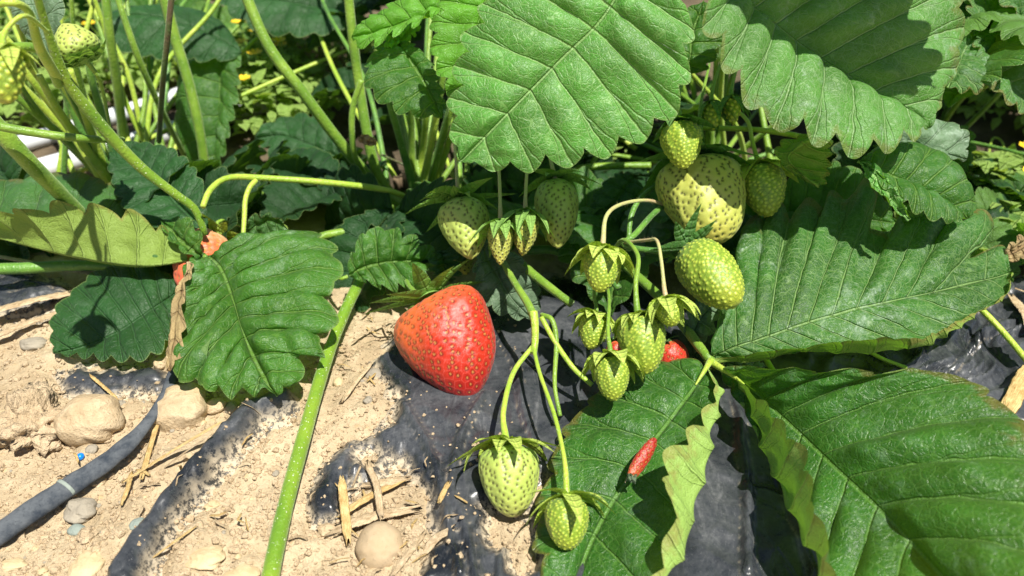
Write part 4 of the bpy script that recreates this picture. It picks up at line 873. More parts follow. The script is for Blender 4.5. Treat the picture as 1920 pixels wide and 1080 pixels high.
stem('arching hairy fruit stalk that forks behind the dusty folded leaf', [(380, 388, 33), (395, 355, 33.6), (430, 333, 34.5), (500, 334, 35.6), (620, 343, 36.8), (730, 358, 38.6), (790, 385, 41)], [0.12, 0.13, 0.14, 0.15, 0.15, 0.15, 0.15], 'stem_yellow', hairs=300)
stem('short side branch dropping from the arching hairy fruit stalk', [(480, 338, 35.3), (468, 352, 35), (460, 375, 34.7), (458, 410, 34.4), (455, 455, 34)], [0.12, 0.11, 0.11, 0.10, 0.10], 'stem_yellow', hairs=160)
stem('long bright green runner dotted with pale specks, lying across the sandy soil', [(498, 1130, 0.7), (515, 1040, 0.8), (540, 930, 0.9), (575, 800, 1.0), (610, 680, 1.1), (640, 600, 1.3), (668, 540, 1.6), (690, 500, 1.5), (760, 430, 0.8)], [0.27, 0.27, 0.27, 0.26, 0.25, 0.25, 0.24, 0.22, 0.2], 'stem_speck', ns=90, nr=14, hairs=500, hair_len=0.0008)
stem('thick green stem segment lying behind the small crinkled leaf', [(540, 470, 1.6), (600, 444, 1.9), (650, 434, 1.9), (700, 425, 1.4), (790, 400, 0.6)], [0.16, 0.2, 0.2, 0.2])
stem('green stem slanting down from the two tiny fruits to the fork of the fruit stalks', [(940, 485, 33), (965, 530, 31.5), (990, 570, 30.3), (1003, 600, 29.8)], [0.13, 0.14, 0.15, 0.17], 'stem')
stem('thick fruit stalk that forks above the two low hanging strawberries', [(1000, 585, 29.9), (1003, 610, 29.7), (1003, 640, 29.6), (1000, 662, 29.4)], [0.17, 0.15, 0.14, 0.13], 'stem_yellow', hairs=100)
stem('cut stalk end pointing at the black film behind the forked fruit stalks', [(960, 480, 34), (1000, 515, 33), (1045, 550, 32), (1072, 570, 31.6)], [0.2, 0.2, 0.18, 0.16], 'stem')
stem('thin stalk running from the fork to the young fruit with pointed sepals', [(1015, 595, 30.2), (1040, 640, 29.8), (1075, 690, 29.3), (1110, 722, 29)], [0.10, 0.1, 0.1, 0.09], 'stem_yellow', hairs=80)
stem('thin hooked stalk dropping between the fork and the folded leaf', [(1015, 590, 30.4), (1035, 600, 30), (1043, 640, 29.8), (1040, 720, 29), (1050, 780, 28.4)], [0.09, 0.1, 0.09, 0.08, 0.08], 'stem', hairs=80)
stem('long thick stalk lying behind the long pale green strawberry', [(985, 470, 1.9), (1040, 470, 2.0), (1120, 500, 2.2), (1160, 540, 2)], [0.2, 0.2, 0.18, 0.15], 'stem_dark')
stem('dark forked stalk carrying the sunlit fruits', [(1330, 400, 33), (1250, 385, 32.5), (1190, 440, 31), (1170, 460, 30.6), (1240, 470, 30), (1290, 455, 30.5)], [0.12, 0.12, 0.12, 0.12, 0.12, 0.1], 'stem_dark', hairs=100)
stem('curved stalk crossing behind the sunlit fruit cap', [(1290, 330, 33.5), (1220, 355, 33), (1185, 400, 32.4), (1178, 470, 32)], [0.1, 0.11, 0.11, 0.1], 'stem_dark')
stem('sunlit green stalk running under the rim of the large dusty leaf', [(1310, 240, 34), (1400, 242, 33.5), (1470, 250, 33), (1560, 268, 33)], [0.11, 0.12, 0.12, 0.11], 'stem_yellow')
stem('pale horizontal stem behind the rim of the big bright leaf', [(1050, 320, 42), (1130, 312, 42), (1220, 310, 42)], [0.2, 0.2, 0.18], 'stem')
stem('thin yellow green runner lying over the grey film at the right edge', [(1800, 545, 2.2), (1850, 590, 1.8), (1900, 645, 1.3), (1960, 720, 0.9)], [0.12, 0.13, 0.13, 0.13], 'stem_yellow')
stem('thin pale stalk showing in the gap between the two dusty leaflets', [(1630, 660, 1.0), (1660, 675, 0.9), (1700, 690, 0.8)], [0.08, 0.08, 0.08], 'stem_yellow')
stem('short yellow stalk showing below the nibbled leaf', [(1430, 660, 1.2), (1440, 680, 1.1), (1452, 700, 1.0)], [0.12, 0.12, 0.12], 'stem_yellow')
stem('rusty thin twig by the arching stalk', [(715, 290, 42), (760, 310, 42.5), (830, 340, 43)], [0.06, 0.06, 0.05], 'stem_brown')
stem('smooth horizontal stem entering from the left edge behind the thick slanting one', [(-60, 225, 29), (60, 248, 30), (160, 260, 31), (230, 262, 33)], [0.17, 0.17, 0.15, 0.12], 'stem')
stem('thick ribbed stem leaning in from the left edge above the olive blade', [(-40, 200, 30), (0, 245, 30.5), (50, 300, 31.5), (95, 345, 33), (150, 400, 35)], [0.36, 0.36, 0.34, 0.32, 0.3], 'stem')
stem('curving green stalk that loops past the blurred bud', [(-30, 100, 25), (40, 88, 26), (80, 100, 27), (110, 160, 29)], [0.14, 0.16, 0.16, 0.15], 'stem')
stem('knobbly green stalk arching over at the top left corner', [(-10, 10, 23), (25, 5, 23), (55, 25, 24), (75, 90, 26), (110, 150, 29)], [0.10, 0.13, 0.16, 0.18, 0.18], 'stem_yellow')
stem('green stalk running along the foot of the olive blade', [(-60, 505, 2.0), (40, 503, 1.8), (140, 498, 1.6), (300, 500, 1.4)], [0.26, 0.26, 0.24, 0.2], 'stem_dark')
o = leaf_thing('dry red brown bract on the tall upright stem', (686, 262, 38.5), name='dry_bract'); o['category'] = 'bract'
leaflet('blade', o, M['leaf_dry'], [(674, 256, 38.6), (690, 262, 38.4), (706, 272, 38.4)], [(688, 252, 38.2), (704, 262, 38.2)], [(674, 266, 38.6), (690, 274, 38.5)], n=3, tooth=0, ns=24, nt=10, seed=9)
# crowns: many petioles rising from two crowns
rs = np.random.RandomState(5)
crown_spots = [((790, 395), [(800, 215), (825, 180), (845, 200), (850, 240), (815, 240), (770, 190), (735, 210)], 43),
               ((215, 345), [(95, 120), (60, 150), (30, 180), (130, 170), (150, 190), (105, 200), (75, 215), (175, 160), (50, 120), (20, 140), (140, 120), (85, 90), (160, 230)], 40)]
k = 0
for (cxy, tips, dd) in crown_spots:
    for (tx, ty) in tips:
        dx = rs.uniform(-18, 18); d0 = dd + rs.uniform(-1.5, 1.5)
        lab = 'upright green stalk in the dense clump at the plant crown' if cxy[0] > 500 else 'slender green stalk in the sunlit clump of stalks beside the thick ribbed stem'
        o = tube('leaf_stalk', None, M[['stem_yellow', 'stem', 'stem_dark', 'stem_yellow'][k % 4]],
                 [(tx - (cxy[0] - tx) * 0.3, ty - 60, d0 - 5), (tx, ty, d0 - 4), ((tx + cxy[0]) / 2 + dx * 0.5, (ty + cxy[1]) / 2, d0 - 1.5), (cxy[0] + dx, cxy[1], d0)],
                 [0.15, 0.17, 0.2, 0.24], origin=P(cxy[0], cxy[1], d0), seed=k, hairs=60)
        o.name = 'stalk'
        tag(o, lab, 'stalk', 'stalks rising from the plant crown' if cxy[0] > 500 else 'stalks in the sunlit clump'); k += 1
# brown crown debris
o = tube('crown', None, M['debris'], [(740, 345, 1.2), (780, 338, 1.4), (815, 345, 1.2), (850, 360, 1.0)], [0.35, 0.75, 0.8, 0.5], ns=40, nr=20, lump=0.8, seed=12, origin=P(790, 350, 1)); o.name = 'plant_crown'
tag(o, 'brown scaly crown of the strawberry plant from which the stems rise', 'plant crown')
#==PART2==
# ================================================================== SMALL THINGS ON THE SOIL
def stone(label, px, py, wpx, hpx, mat, seed, rough=0.10, flat=0.62, rot=0.0, name='stone', cat='stone', sink=0.35, group=None, boxy=0.0):
    c = P(px, py, 0.0); dist = (c[1] * cP + H * sP); rx = wpx / 2 * dist / F; ry = hpx / 2 * dist / F * 1.25
    nu, nv = 46, 64
    u = np.linspace(0, math.pi, nu); v = np.linspace(0, 2 * math.pi, nv, endpoint=False); U, V_ = np.meshgrid(u, v, indexing='ij')
    D = np.stack([np.sin(U) * np.cos(V_), np.sin(U) * np.sin(V_), np.cos(U)], -1)
    if boxy: D = D / (np.abs(D) ** (2 + boxy * 6)).sum(-1, keepdims=True) ** (1 / (2 + boxy * 6))
    sd = seed * 3.7
    rr = 1 + rough * (fbm(D[..., 0] * 1.3 + sd, D[..., 1] * 1.3 + D[..., 2] * 1.1, 1.3, 2, seed) * 2.2) + rough * 0.5 * fbm(D[..., 0] * 4 + D[..., 2] * 3 + sd, D[..., 1] * 4 - D[..., 2] * 2, 1.6, 4, seed + 3, 0.65) * (1.6 if rough > 0.2 else 0.4)
    r3 = min(rx, ry) * flat
    X = D[..., 0] * rx * rr; Y = D[..., 1] * ry * rr; Z = D[..., 2] * r3 * rr
    ca, sa = math.cos(rot), math.sin(rot)
    gz = ground_z(c[0], c[1])
    Pt = np.stack([c[0] + X * ca - Y * sa, c[1] + X * sa + Y * ca, gz + r3 * (1 - sink * 2) * 0.9 + Z], -1)
    o = mesh_obj(name, Pt.reshape(-1, 3), grid_faces(nu, nv, True), M[mat], origin=(c[0], c[1], gz)); tag(o, label, cat, group); return o
stone('large crumbly lump of dried sandy soil at the left edge', 62, 800, 125, 110, 'clod', 1, 0.42, 0.75, 0.1, 'soil_clod', 'soil lump', 0.3)
stone('rounded tan stone next to the large crumbly soil lump', 174, 796, 118, 84, 'stone', 2, 0.09, 0.85, -0.1)
stone('angular pale tan stone under the tips of the broad dusty leaf', 341, 768, 92, 70, 'stone', 3, 0.10, 0.8, 0.15, boxy=0.35)
stone('small flat stone touching the angular pale tan stone', 402, 757, 42, 26, 'stone', 4, 0.1, 0.8)
stone('smooth oval tan pebble beside the straw scraps', 711, 1020, 90, 76, 'stone_smooth', 5, 0.05, 0.9, 0.15)
stone('pointed grey brown stone below the drip tape', 145, 948, 56, 44, 'stone_grey', 6, 0.2, 0.6, -0.6)
stone('small oval grey green pebble below the drip tape', 138, 984, 32, 20, 'stone_blue', 7, 0.05, 0.8)
stone('small blue grey pebble beside the folded film strip', 258, 981, 34, 28, 'stone_blue', 8, 0.08, 0.8)
stone('flat yellowish stone half buried near the bottom edge', 384, 1040, 74, 44, 'stone_yellow', 9, 0.15, 0.5)
stone('pale yellow stone cut off by the bottom edge', 450, 1072, 70, 40, 'stone_yellow', 10, 0.15, 0.5)
stone('orange brown stone sunk in the soil near the bottom edge', 160, 1055, 60, 60, 'stone_yellow', 11, 0.12, 0.45, sink=0.45)
stone('small orange chip in the soil beside the folded film strip', 395, 940, 26, 18, 'stone_yellow', 12, 0.25, 0.6)
stone('white chalky pebble left of the upright straw piece', 615, 990, 44, 24, 'stone', 13, 0.12, 0.7)
stone('small tan pebble above the folded film under the withered scrap', 300, 675, 24, 26, 'stone', 14, 0.08, 0.9)
stone('round tan stone in the shade under the dark blade', 60, 640, 50, 26, 'stone_grey', 15, 0.12, 0.7)
stone('yellowish pebble in the shadow beside the long runner', 632, 706, 20, 18, 'stone_yellow', 16, 0.08, 0.8)
stone('flat tan stone in the shadow beside the ripe strawberry', 700, 698, 34, 24, 'stone_grey', 17, 0.08, 0.6)
stone('pale stone at the left edge beside the crumbly soil lump', 4, 785, 40, 40, 'stone_yellow', 18, 0.1, 0.8)
stone('thin flat stone at the lower left corner', 14, 1050, 60, 22, 'stone_yellow', 19, 0.12, 0.5)
rs = np.random.RandomState(21)
n_ = 0
while n_ < 130:
    x, y = rs.uniform(-10, 700), rs.uniform(700, 1085)
    c = P(x, y, 0)
    if m[np.clip(np.searchsorted(ax, c[0]), 0, len(ax) - 1), np.clip(np.searchsorted(ay, c[1]), 0, len(ay) - 1)] > -12: continue
    s_ = 5 + rs.exponential(5)
    stone('small pebble scattered on the bare sandy soil', x, y, s_, s_ * rs.uniform(0.6, 0.9), ['stone', 'stone_yellow', 'stone_grey', 'clod', 'stone'][n_ % 5], 100 + n_, 0.16, 0.7, rs.uniform(0, 3), name='pebble', cat='pebble', group='small pebbles on the sandy soil'); n_ += 1
# blue bead
o = stone('tiny bright blue plastic bead on the soil next to the drip tape', 149, 852, 13, 12, 'bead', 40, 0.03, 1.0, name='plastic_bead', cat='bead', sink=0.1)
# grit: crumbs of soil nobody could count
gv = []; gf = []
ico = [(-.53, 0, .85), (.53, 0, .85), (-.53, 0, -.85), (.53, 0, -.85), (0, .85, .53), (0, .85, -.53), (0, -.85, .53), (0, -.85, -.53), (.85, .53, 0), (-.85, .53, 0), (.85, -.53, 0), (-.85, -.53, 0)]
icf = [(0, 4, 1), (0, 9, 4), (9, 5, 4), (4, 5, 8), (4, 8, 1), (8, 10, 1), (8, 3, 10), (5, 3, 8), (5, 2, 3), (2, 7, 3), (7, 10, 3), (7, 6, 10), (7, 11, 6), (11, 0, 6), (0, 1, 6), (6, 1, 10), (9, 0, 11), (9, 11, 2), (9, 2, 5), (7, 2, 11)]
ico = np.array(ico)
for q in range(9000):
    x, y = rs.uniform(-20, 1000), rs.uniform(560, 1090); c = P(x, y, 0)
    i, j = np.clip(np.searchsorted(ax, c[0]), 0, len(ax) - 1), np.clip(np.searchsorted(ay, c[1]), 0, len(ay) - 1)
    mm = m[i, j]
    if mm > 5 and rs.rand() > 0.06: continue
    r = 0.00028 * (1 + rs.exponential(1.0)); r = min(r, 0.0016)
    b = len(gv) * 12
    gv.append(ico * r * rs.uniform(0.6, 1.3, (12, 1)) * np.array([1, 1, 0.8]) + np.array([c[0], c[1], _gs[i, j] + r * 0.3])); gf += [tuple(b + t for t in f) for f in icf]
o = mesh_obj('grit', np.concatenate(gv), gf, M['clod'], smooth=False); tag(o, 'crumbs of dry soil strewn over sand and film', 'grit', kind='stuff')

# straw
def straw(label, a, b, wpx, bend=6, mat='straw', z=0.35, z2=None, frac=0.25, seed=1, group=None, split=True):
    A = P(a[0], a[1], z); B = P(b[0], b[1], z if z2 is None else z2)
    A[2] = max(A[2], ground_z(A[0], A[1]) + 0.0012 + (z > 0.8) * 0); B[2] = max(B[2], ground_z(B[0], B[1]) + 0.0012)
    mid = (A + B) / 2 + np.array([RNG.uniform(-1, 1), RNG.uniform(-1, 1), 0.5]) * bend * 0.0002
    mid[2] = max(mid[2], ground_z(mid[0], mid[1]) + 0.001)
    wd = wpx / 2 * 0.29 / F; ns_, nt_ = 30, 9
    c = spline([A, mid, B], ns_); T = nrm(np.gradient(c, axis=0)); sd = nrm(np.cross(T, [0, 0.2, 1])); up = np.cross(sd, T)
    rr = np.random.RandomState(seed); tw = rr.uniform(-0.6, 0.6)
    # a split stem: half pipe with ragged ends and real wall thickness
    W = wd * (1 + 0.15 * fbm(np.arange(ns_) * 0.2, np.zeros(ns_), 1, 3, seed))
    W = W * np.minimum(1, np.minimum(np.linspace(0, 1, ns_), np.linspace(1, 0, ns_)) * 9 + 0.6 + 0.2 * rr.rand())
    V = []; th = np.linspace(-1.3, 1.3, nt_)
    for k, (rad, flip) in enumerate(((1.0, 1), (0.80, -1))):
        tq = th[::flip]
        rag = (rr.rand(nt_) - 0.5) * wd * 3
        ring = c[:, None] + sd[:, None] * (np.sin(tq + tw)[None, :, None] * W[:, None, None] * rad) + up[:, None] * ((np.cos(tq + tw)[None, :, None] - 0.6) * W[:, None, None] * rad * 0.26)
        V.append(ring)
    V = np.concatenate(V, axis=1); nv = V.shape[1]
    V[..., 2] += 0.0004
    V[0] -= T[0] * (rr.rand(nv, 1) * wd * 3); V[-1] += T[-1] * (rr.rand(nv, 1) * wd * 3)
    V += (rr.rand(ns_, nv, 1) - 0.5) * wd * 0.12
    uv = np.stack([np.repeat(np.linspace(0, 1, ns_), nv), np.tile(np.linspace(0, 1, nv), ns_)], -1)
    F2 = [tuple(q) for q in grid_faces(ns_, nv, True)] + [tuple(range(nv)), tuple(range((ns_ - 1) * nv, ns_ * nv))[::-1]]
    o = mesh_obj('straw', V.reshape(-1, 3), F2, M[mat], uv=uv, origin=A); tag(o, label, 'straw', group); return o
straw('short yellow straw standing upright against the dark film patch', (641, 908), (651, 1000), 17, 2, z=1.0, z2=0.4, seed=2)
straw('flat straw lying slantwise behind the upright yellow straw', (655, 955), (745, 905), 17, 6, seed=3)
straw('pale straw flake with a curled thin tip on the dark film patch', (693, 876), (715, 960), 14, 8, 'straw_pale', z=0.6, seed=4)
straw('broad papery straw flake above the smooth oval pebble', (655, 985), (750, 960), 30, 4, 'straw_pale', seed=5)
straw('papery brown flake at the end of the slanting straw', (712, 905), (745, 900), 22, 3, 'straw_pale', seed=6)
straw('long golden straw leaning across the soil beside the drip tape', (240, 900), (410, 822), 12, 5, seed=7)
straw('second golden straw crossing the long one near its end', (268, 890), (294, 795), 11, 3, seed=8)
straw('short golden stub at the end of the long straw', (234, 935), (246, 895), 11, 2, seed=9)
straw('frayed pale straw splinter next to the long golden straw', (315, 875), (400, 850), 7, 5, 'straw_pale', seed=10)
straw('thin golden straw near the bottom of the folded film strip', (290, 1045), (365, 1000), 7, 5, seed=11)
straw('thick frayed straw bundle in the shade at the left edge', (-30, 590), (150, 548), 46, 4, 'straw_pale', z=0.8, seed=12)
straw('second frayed straw below the thick bundle at the left edge', (-30, 640), (105, 588), 26, 4, 'straw_pale', z=0.5, seed=13)
straw('brown dried stalk curving out from under the olive blade', (85, 505), (190, 515), 26, 8, 'straw_pale', z=1.2, seed=14)
straw('dried straw behind the olive blade foot', (-10, 480), (60, 492), 16, 4, 'straw_pale', z=1.2, seed=15)
straw('pale straw stick in the shadow beside the ripe strawberry', (648, 745), (692, 690), 14, 2, 'straw_pale', seed=16)
straw('thin bent straw in the shadow near the small crinkled leaf', (665, 640), (735, 605), 7, 10, 'straw_pale', seed=17)
straw('short straw chip on the film next to the plump cream green strawberry', (828, 955), (840, 930), 10, 2, seed=18)
straw('loose frayed straw by the bottom edge beside the film', (745, 1075), (790, 1010), 14, 4, 'straw_pale', seed=19)
straw('curled straw flake left of the bottom film crease', (800, 1030), (835, 1008), 18, 5, 'straw_pale', seed=20)
straw('thin straw lying over the film tip under the dark blade', (175, 715), (215, 745), 9, 3, seed=21)
straw('bent dry straw at the right edge on the grey film', (1895, 580), (1925, 640), 26, 5, 'straw_pale', seed=22)
straw('dry golden husk behind the tips of the big folded leaflet', (1893, 760), (1925, 700), 36, 5, 'straw', z=1.0, seed=23)
straw('thin straw crossing the yellow green runner', (1870, 535), (1940, 570), 7, 3, 'straw_pale', seed=24)
k = 0
while k < 70:
    x, y = (rs.uniform(560, 860), rs.uniform(870, 1080)) if k < 30 else ((rs.uniform(0, 560), rs.uniform(750, 1080)) if k < 45 else (rs.uniform(560, 760), rs.uniform(560, 720)))
    a_ = rs.uniform(0, math.pi); l = rs.uniform(12, 34)
    straw('thin dry straw chip scattered over soil and film', (x, y), (x + l * math.cos(a_), y + l * math.sin(a_) * 0.7), rs.uniform(2.5, 6), 4, ['straw', 'straw_pale'][k % 2], seed=300 + k, group='scattered straw chips'); k += 1

# drip tape
M['tape'] = rock_material('dusty_tape', (0.020, 0.028, 0.040), (0.10, 0.11, 0.12), 0.0002)
t = thing('drip_tape', P(320, 720, 0.5), 'dusty flattened black drip irrigation tape with a pale joint ring, curving out over the soil', 'drip tape')
TP = [(345, 665, 0.5), (325, 705, 0.7), (305, 750, 0.75), (262, 810, 0.75), (205, 862, 0.7), (130, 912, 0.6), (60, 958, 0.55), (0, 1000, 0.5), (-60, 1040, 0.5)]
tube('tape', t, M['tape'], TP, [0.24, 0.27, 0.21, 0.20, 0.32, 0.36, 0.38, 0.38, 0.38], ns=90, nr=22, flat=(1, 0.62), lump=0.08, seed=4)
tube('joint_ring', t, M['stone_blue'], [(126, 912, 0.64), (121, 916, 0.64)], [0.385, 0.385], ns=6, nr=22, flat=(1, 0.64), lump=0)

# red shred of fruit in the torn leaf
t = thing('strawberry_shred', P(1205, 857, 2.6), 'bright red shred of strawberry sticking through a tear in the folded leaf', 'fruit shred')
berry(t, 'ripe', P(1180, 897, 2.15), P(1229, 822, 2.7), 0.24, nseed=70, p=0.9, q=0.35, res=(70, 60), seed=9, squash=(1.0, 0.6), name='flesh', colfn=lambda Vf, col, u: col * 0.72)
tube('skin_rim', t, M['straw_pale'], [(1172, 905, 1.95), (1188, 868, 2.35), (1205, 842, 2.5), (1219, 824, 2.55)], [0.02, 0.035, 0.035, 0.02], seed=5)
leaflet('torn_flap', t, M['leaf_grey'], [(1192, 905, 2.0), (1184, 897, 2.2), (1178, 888, 2.4)], [(1190, 894, 2.3)], [(1176, 902, 2.1)], n=3, tooth=0, ns=16, nt=8, seed=6)

# ================================================================== BEHIND THE PLANT
def gp(px, py, z=0): return P(px, py, z)
for lab, a, b, r in [('pale plastic pipe lying on the ground behind the plant, the one nearer the plant', (-120, 372), (780, 108), 0.62),
                     ('pale plastic pipe lying on the ground behind the plant, the one farther off', (-120, 316), (430, 148), 0.55),
                     ('short pale pipe crossing between the two long ones', (262, 110), (292, 195), 0.4)]:
    o = tube('irrigation_pipe', None, M['pipe'], [a + (0.6,), ((a[0] + b[0]) / 2, (a[1] + b[1]) / 2 + 4, 0.6), b + (0.6,)], [r, r], origin=gp(*a), ns=50, nr=14, lump=0.02)
    tag(o, lab, 'pipe')


from mathutils import Matrix, Euler
def template(mats, seed, fold=0.25):
    t = bpy.data.objects.new('strawberry_leaf', None); t.empty_display_size = 0.005; link(t)
    r = np.random.RandomState(seed)
    for kx, (ang_, ln) in enumerate(((0, 0.060), (80, 0.054), (-80, 0.054))):
        a_ = math.radians(ang_ + r.uniform(-8, 8)); ca, sa = math.cos(a_), math.sin(a_)
        w_ = ln * 0.40; dz = r.uniform(-0.35, 0.05)
        def Q(x, y, z=0.0): return (x * ca - y * sa, x * sa + y * ca, z)
        mid = [Q(ln * s_, 0, dz * ln * s_ ** 2) for s_ in (0.03, 0.3, 0.6, 1.0)]
        def E(sg): return [Q(ln * s_, sg * w_ * ww, fold * w_ * ww + dz * ln * s_ ** 2 + r.uniform(-.002, .002)) for s_, ww in ((0.12, 0.55), (0.38, 1.0), (0.66, 1.0), (0.88, 0.6))]
        leaflet('leaflet', t, mats, mid, E(1), E(-1), n=8, tooth=0.0050, ns=66, nt=13, pleat=0.0011, wave=0.0016, seed=seed * 10 + kx, world=True, clamp=False)
    return t
TPL = [template(M['leaf_back'], 3, 0.3), template(M['leaf_back_pale'], 4, 0.15), template(M['leaf_deep_shade_tone'], 5, 0.45), template(M['leaf_back'], 6, 0.6), template(M['leaf_dusty'], 7, 0.2)]
used = [False] * len(TPL)
def put_leaf(loc, rot, sc, ti, label, group, crown=None, smat='stem'):
    src = TPL[ti]
    if used[ti]:
        t = src.copy(); link(t)
        for ch in [c for c in src.children if c.name.startswith('leaflet')]:
            c = ch.copy(); link(c, t)
    else: t = src; used[ti] = True
    t.location = Vector([float(q) for q in loc]); t.rotation_euler = rot; t.scale = (sc, sc, sc); tag(t, label, 'leaf', group)
    if crown is not None:
        Mx = Matrix.LocRotScale(Vector([float(q) for q in loc]), Euler(rot), Vector((sc, sc, sc))).inverted()
        c = np.array(crown); l = np.array(loc); hgt = l[2] - c[2]
        pts = [l, l * 0.75 + c * 0.25 + np.array([0, 0, 0.12 * hgt]), l * 0.35 + c * 0.65 + np.array([0, 0, 0.12 * hgt]), c]
        lp = [np.array(Mx @ Vector([float(q) for q in v])) for v in pts]
        o = tube('leaf_stalk', None, M[smat], lp, [0.09 / sc, 0.12 / sc, 0.15 / sc, 0.17 / sc], world=True, ns=26, nr=7)
        o.parent = t
    return t
rs = np.random.RandomState(77)
CR = [P(790, 400, 0), P(215, 345, 0), P(1330, 330, 0), P(1700, 250, 0), P(560, 20, 0), P(1050, 60, 0), P(1880, 120, 0), P(60, 60, 0)]
REG = [  # x0,x1,y0,y1, d0,d1, count, templates, label, group
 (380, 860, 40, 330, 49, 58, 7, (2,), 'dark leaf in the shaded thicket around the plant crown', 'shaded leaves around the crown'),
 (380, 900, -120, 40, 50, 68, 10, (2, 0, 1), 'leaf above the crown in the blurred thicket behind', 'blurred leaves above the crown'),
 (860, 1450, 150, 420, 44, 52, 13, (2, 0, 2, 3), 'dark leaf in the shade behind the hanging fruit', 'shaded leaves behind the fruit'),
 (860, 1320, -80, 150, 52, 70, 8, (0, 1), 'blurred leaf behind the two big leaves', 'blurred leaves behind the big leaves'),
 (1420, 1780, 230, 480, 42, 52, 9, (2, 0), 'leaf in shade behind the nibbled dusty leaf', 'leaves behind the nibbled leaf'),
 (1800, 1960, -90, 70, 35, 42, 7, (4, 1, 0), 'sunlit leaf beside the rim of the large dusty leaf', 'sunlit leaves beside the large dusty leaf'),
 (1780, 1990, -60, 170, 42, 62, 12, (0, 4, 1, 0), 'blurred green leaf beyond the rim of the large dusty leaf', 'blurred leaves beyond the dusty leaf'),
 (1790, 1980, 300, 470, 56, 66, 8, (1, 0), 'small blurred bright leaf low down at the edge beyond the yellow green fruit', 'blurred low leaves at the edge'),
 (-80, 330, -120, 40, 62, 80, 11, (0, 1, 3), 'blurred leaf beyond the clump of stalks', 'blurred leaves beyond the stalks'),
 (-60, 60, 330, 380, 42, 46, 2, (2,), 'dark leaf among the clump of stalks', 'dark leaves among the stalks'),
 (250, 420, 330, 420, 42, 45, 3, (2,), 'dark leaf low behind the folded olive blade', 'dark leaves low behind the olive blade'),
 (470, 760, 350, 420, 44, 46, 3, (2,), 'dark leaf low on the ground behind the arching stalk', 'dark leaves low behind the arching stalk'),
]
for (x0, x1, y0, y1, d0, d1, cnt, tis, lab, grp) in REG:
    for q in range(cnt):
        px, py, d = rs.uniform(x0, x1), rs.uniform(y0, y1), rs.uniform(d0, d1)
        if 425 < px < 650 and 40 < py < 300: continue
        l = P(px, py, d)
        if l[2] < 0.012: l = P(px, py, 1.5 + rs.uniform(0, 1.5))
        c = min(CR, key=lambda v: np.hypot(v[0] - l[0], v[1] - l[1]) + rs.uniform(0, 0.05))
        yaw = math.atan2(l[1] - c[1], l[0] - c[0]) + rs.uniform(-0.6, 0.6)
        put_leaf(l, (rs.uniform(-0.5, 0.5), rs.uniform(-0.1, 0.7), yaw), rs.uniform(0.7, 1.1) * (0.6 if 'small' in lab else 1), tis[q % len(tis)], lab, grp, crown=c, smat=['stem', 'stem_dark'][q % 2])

for q in range(17):     # unseen upper leaves, added to shade the ground round the crown
    x = rs.uniform(-0.10, 0.24); y = rs.uniform(0.33, 0.52); z = H - y * math.tan(math.radians(14.7)) + 0.055 + rs.uniform(0, 0.02)
    if x < 0.02: y += 0.11; z -= 0.03
    if q >= 99: x, y = rs.uniform(-0.15, 0.0), rs.uniform(0.385, 0.425); z = H - y * math.tan(math.radians(14.7)) + 0.062
    c = min(CR[:4], key=lambda v: np.hypot(v[0] - x, v[1] - y))
    put_leaf((x, y, z), (rs.uniform(-0.25, 0.25), rs.uniform(-0.2, 0.2), rs.uniform(0, 6.28)), rs.uniform(0.85, 1.05), (0, 3, 0, 2)[q % 4], 'unseen leaf added over the crown to shade the ground', 'unseen shading leaves over the crown', crown=c)
k = 0
for (x0, x1, y0, y1, d0, d1, cnt) in ((-40, 240, -60, 60, 36, 48, 11), (240, 420, -60, 20, 44, 56, 7), (430, 900, -60, 60, 46, 58, 12), (1230, 1420, 60, 160, 36, 42, 6), (1780, 1960, -20, 200, 40, 56, 8)):
    for q in range(cnt):
        x, y, dd = rs.uniform(x0, x1), rs.uniform(y0, y1), rs.uniform(d0, d1); a_ = P(x, y, dd)
        c = min(CR, key=lambda v: np.hypot(v[0] - a_[0], v[1] - a_[1]) + rs.uniform(0, 0.12)) + np.array([rs.uniform(-.03, .03), rs.uniform(-.02, .02), 0])
        up = nrm(a_ - c); e_ = a_ + up * 0.05
        mid_ = (a_ + c) / 2 + np.array([rs.uniform(-.012, .012), 0, rs.uniform(0, 0.012)])
        o = tube('stalk', None, M[['stem_yellow', 'stem', 'stem_yellow', 'stem_dark'][k % 4]], [e_, a_, mid_, c], [0.09, 0.12, 0.14, 0.16], world=True, origin=c, ns=30, nr=8, seed=k); k += 1
        tag(o, 'thin blurred green stalk in the tangle behind the plant', 'stalk', 'thin stalks behind the plant')
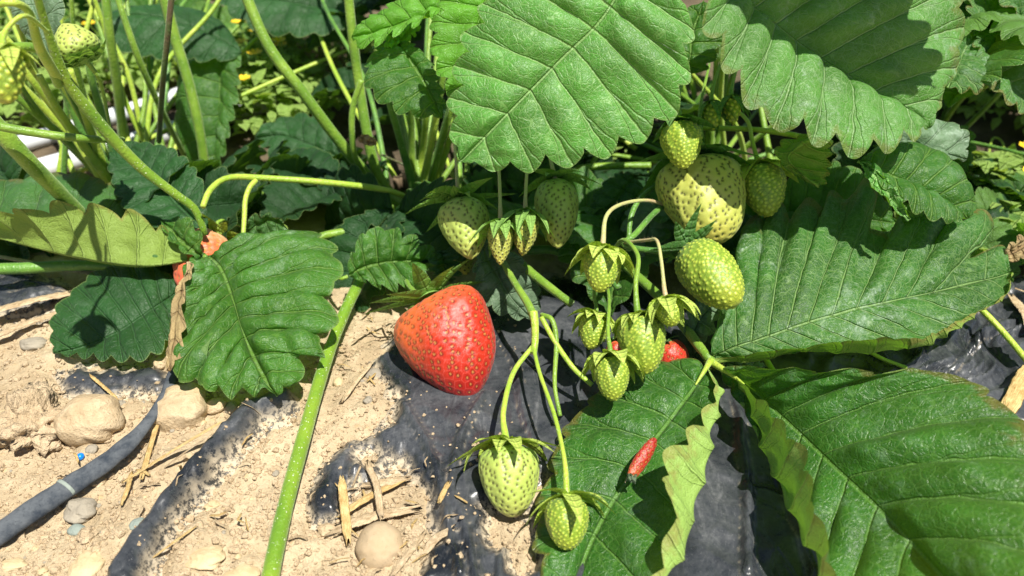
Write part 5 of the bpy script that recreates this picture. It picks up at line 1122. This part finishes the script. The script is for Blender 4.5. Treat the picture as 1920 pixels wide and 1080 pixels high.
# flowering weeds between the rows
def weed(px, py, nleaf, spread, hgt, label, flowers=4, seed=1, group=None):
    r = np.random.RandomState(seed); b = P(px, py, 0); t = thing('flowering_weed', b, label, 'weed', group)
    V = []; Fc = []; uv = []
    for q in range(nleaf):
        a = r.uniform(0, 2 * math.pi); rad = spread * math.sqrt(r.rand()); hz = hgt * (0.2 + 0.8 * r.rand()) * (1 - 0.5 * rad / spread)
        c = b + np.array([rad * math.cos(a), rad * math.sin(a), hz]); yw = r.uniform(0, 6.28); pt = r.uniform(-0.5, 0.9)
        f = np.array([math.cos(yw) * math.cos(pt), math.sin(yw) * math.cos(pt), math.sin(pt)]); s_ = nrm(np.cross(f, [0.1, 0.2, 1])); L = r.uniform(0.006, 0.015); W = L * r.uniform(0.25, 0.4); up = np.cross(s_, f)
        i = len(V)
        for (u_, w_) in ((0, 0), (0.35, 1), (0.35, -1), (0.7, 0.8), (0.7, -0.8), (1, 0)):
            V.append(c + f * L * u_ + s_ * W * w_ + up * (abs(w_) * W * 0.3 - u_ * u_ * L * 0.3)); uv.append((u_ * 3, w_ * W))
        Fc += [(i, i + 2, i + 1), (i + 1, i + 2, i + 4, i + 3), (i + 3, i + 4, i + 5)]
    mesh_obj('foliage', np.array(V), Fc, M['weed'], t, uv=np.array(uv), attrs={'sp': np.full(len(V), .003), 'edge': np.zeros(len(V))})
    for q in range(flowers):
        a = r.uniform(0, 6.28); rad = spread * r.uniform(0, 0.9); c = b + np.array([rad * math.cos(a), rad * math.sin(a), hgt * r.uniform(0.7, 1.1)])
        V = [c]; Fc = []
        np_ = 9
        for k_ in range(np_):
            an = 2 * math.pi * k_ / np_; i = len(V)
            for (rr_, da, dz) in ((0.35, -0.25, .001), (1, -0.28, .002), (1.12, 0, .0025), (1, 0.28, .002), (0.35, 0.25, .001)):
                V.append(c + np.array([math.cos(an + da) * rr_ * .0045, math.sin(an + da) * rr_ * .0045, dz]))
            Fc.append((0, i, i + 1, i + 2, i + 3, i + 4))
        mesh_obj('flower', np.array(V), Fc, M['petal'], t)
        tube('flower_stalk', t, M['stem'], [b, (b + c) / 2 + np.array([0.003, 0, 0]), c], [0.05, 0.04], world=True, ns=12, nr=6)
weed(520, 215, 520, 0.045, 0.045, 'yellow green weed with tiny yellow flowers seen between the slanting stems', 6, 1)
weed(470, 160, 300, 0.04, 0.05, 'flowering weed just right of the hanging half of the rolled leaf', 8, 2)
weed(600, 110, 350, 0.05, 0.05, 'leafy weed beyond the thick slanting stem', 3, 3)
weed(255, 150, 300, 0.04, 0.04, 'weed with small round yellow flowers behind the hairy slanting stem', 5, 4)
weed(150, 60, 350, 0.06, 0.05, 'weed patch far behind the tilted pale fruit', 4, 5)
weed(1840, 430, 380, 0.05, 0.035, 'bright low weed below the yellow green fruit at the edge', 1, 6)
weed(1910, 400, 300, 0.04, 0.035, 'bright low weed cut off by the picture edge', 1, 7)
weed(1160, 270, 200, 0.03, 0.03, 'small weed lit by the sun behind the big bright leaf tip', 0, 8)
weed(700, -40, 500, 0.08, 0.08, 'tall weed patch far behind the crown', 4, 9)
weed(1850, 60, 400, 0.07, 0.06, 'weed patch far behind the rim of the large dusty leaf', 2, 10)
weed(15, 120, 420, 0.05, 0.05, 'leafy weed patch behind the blurred bud', 1, 11)
weed(75, 215, 300, 0.04, 0.035, 'low weed beside the nearer pale pipe', 0, 12)
weed(1900, 210, 420, 0.05, 0.045, 'weed patch above the yellow green fruit at the edge', 1, 13)
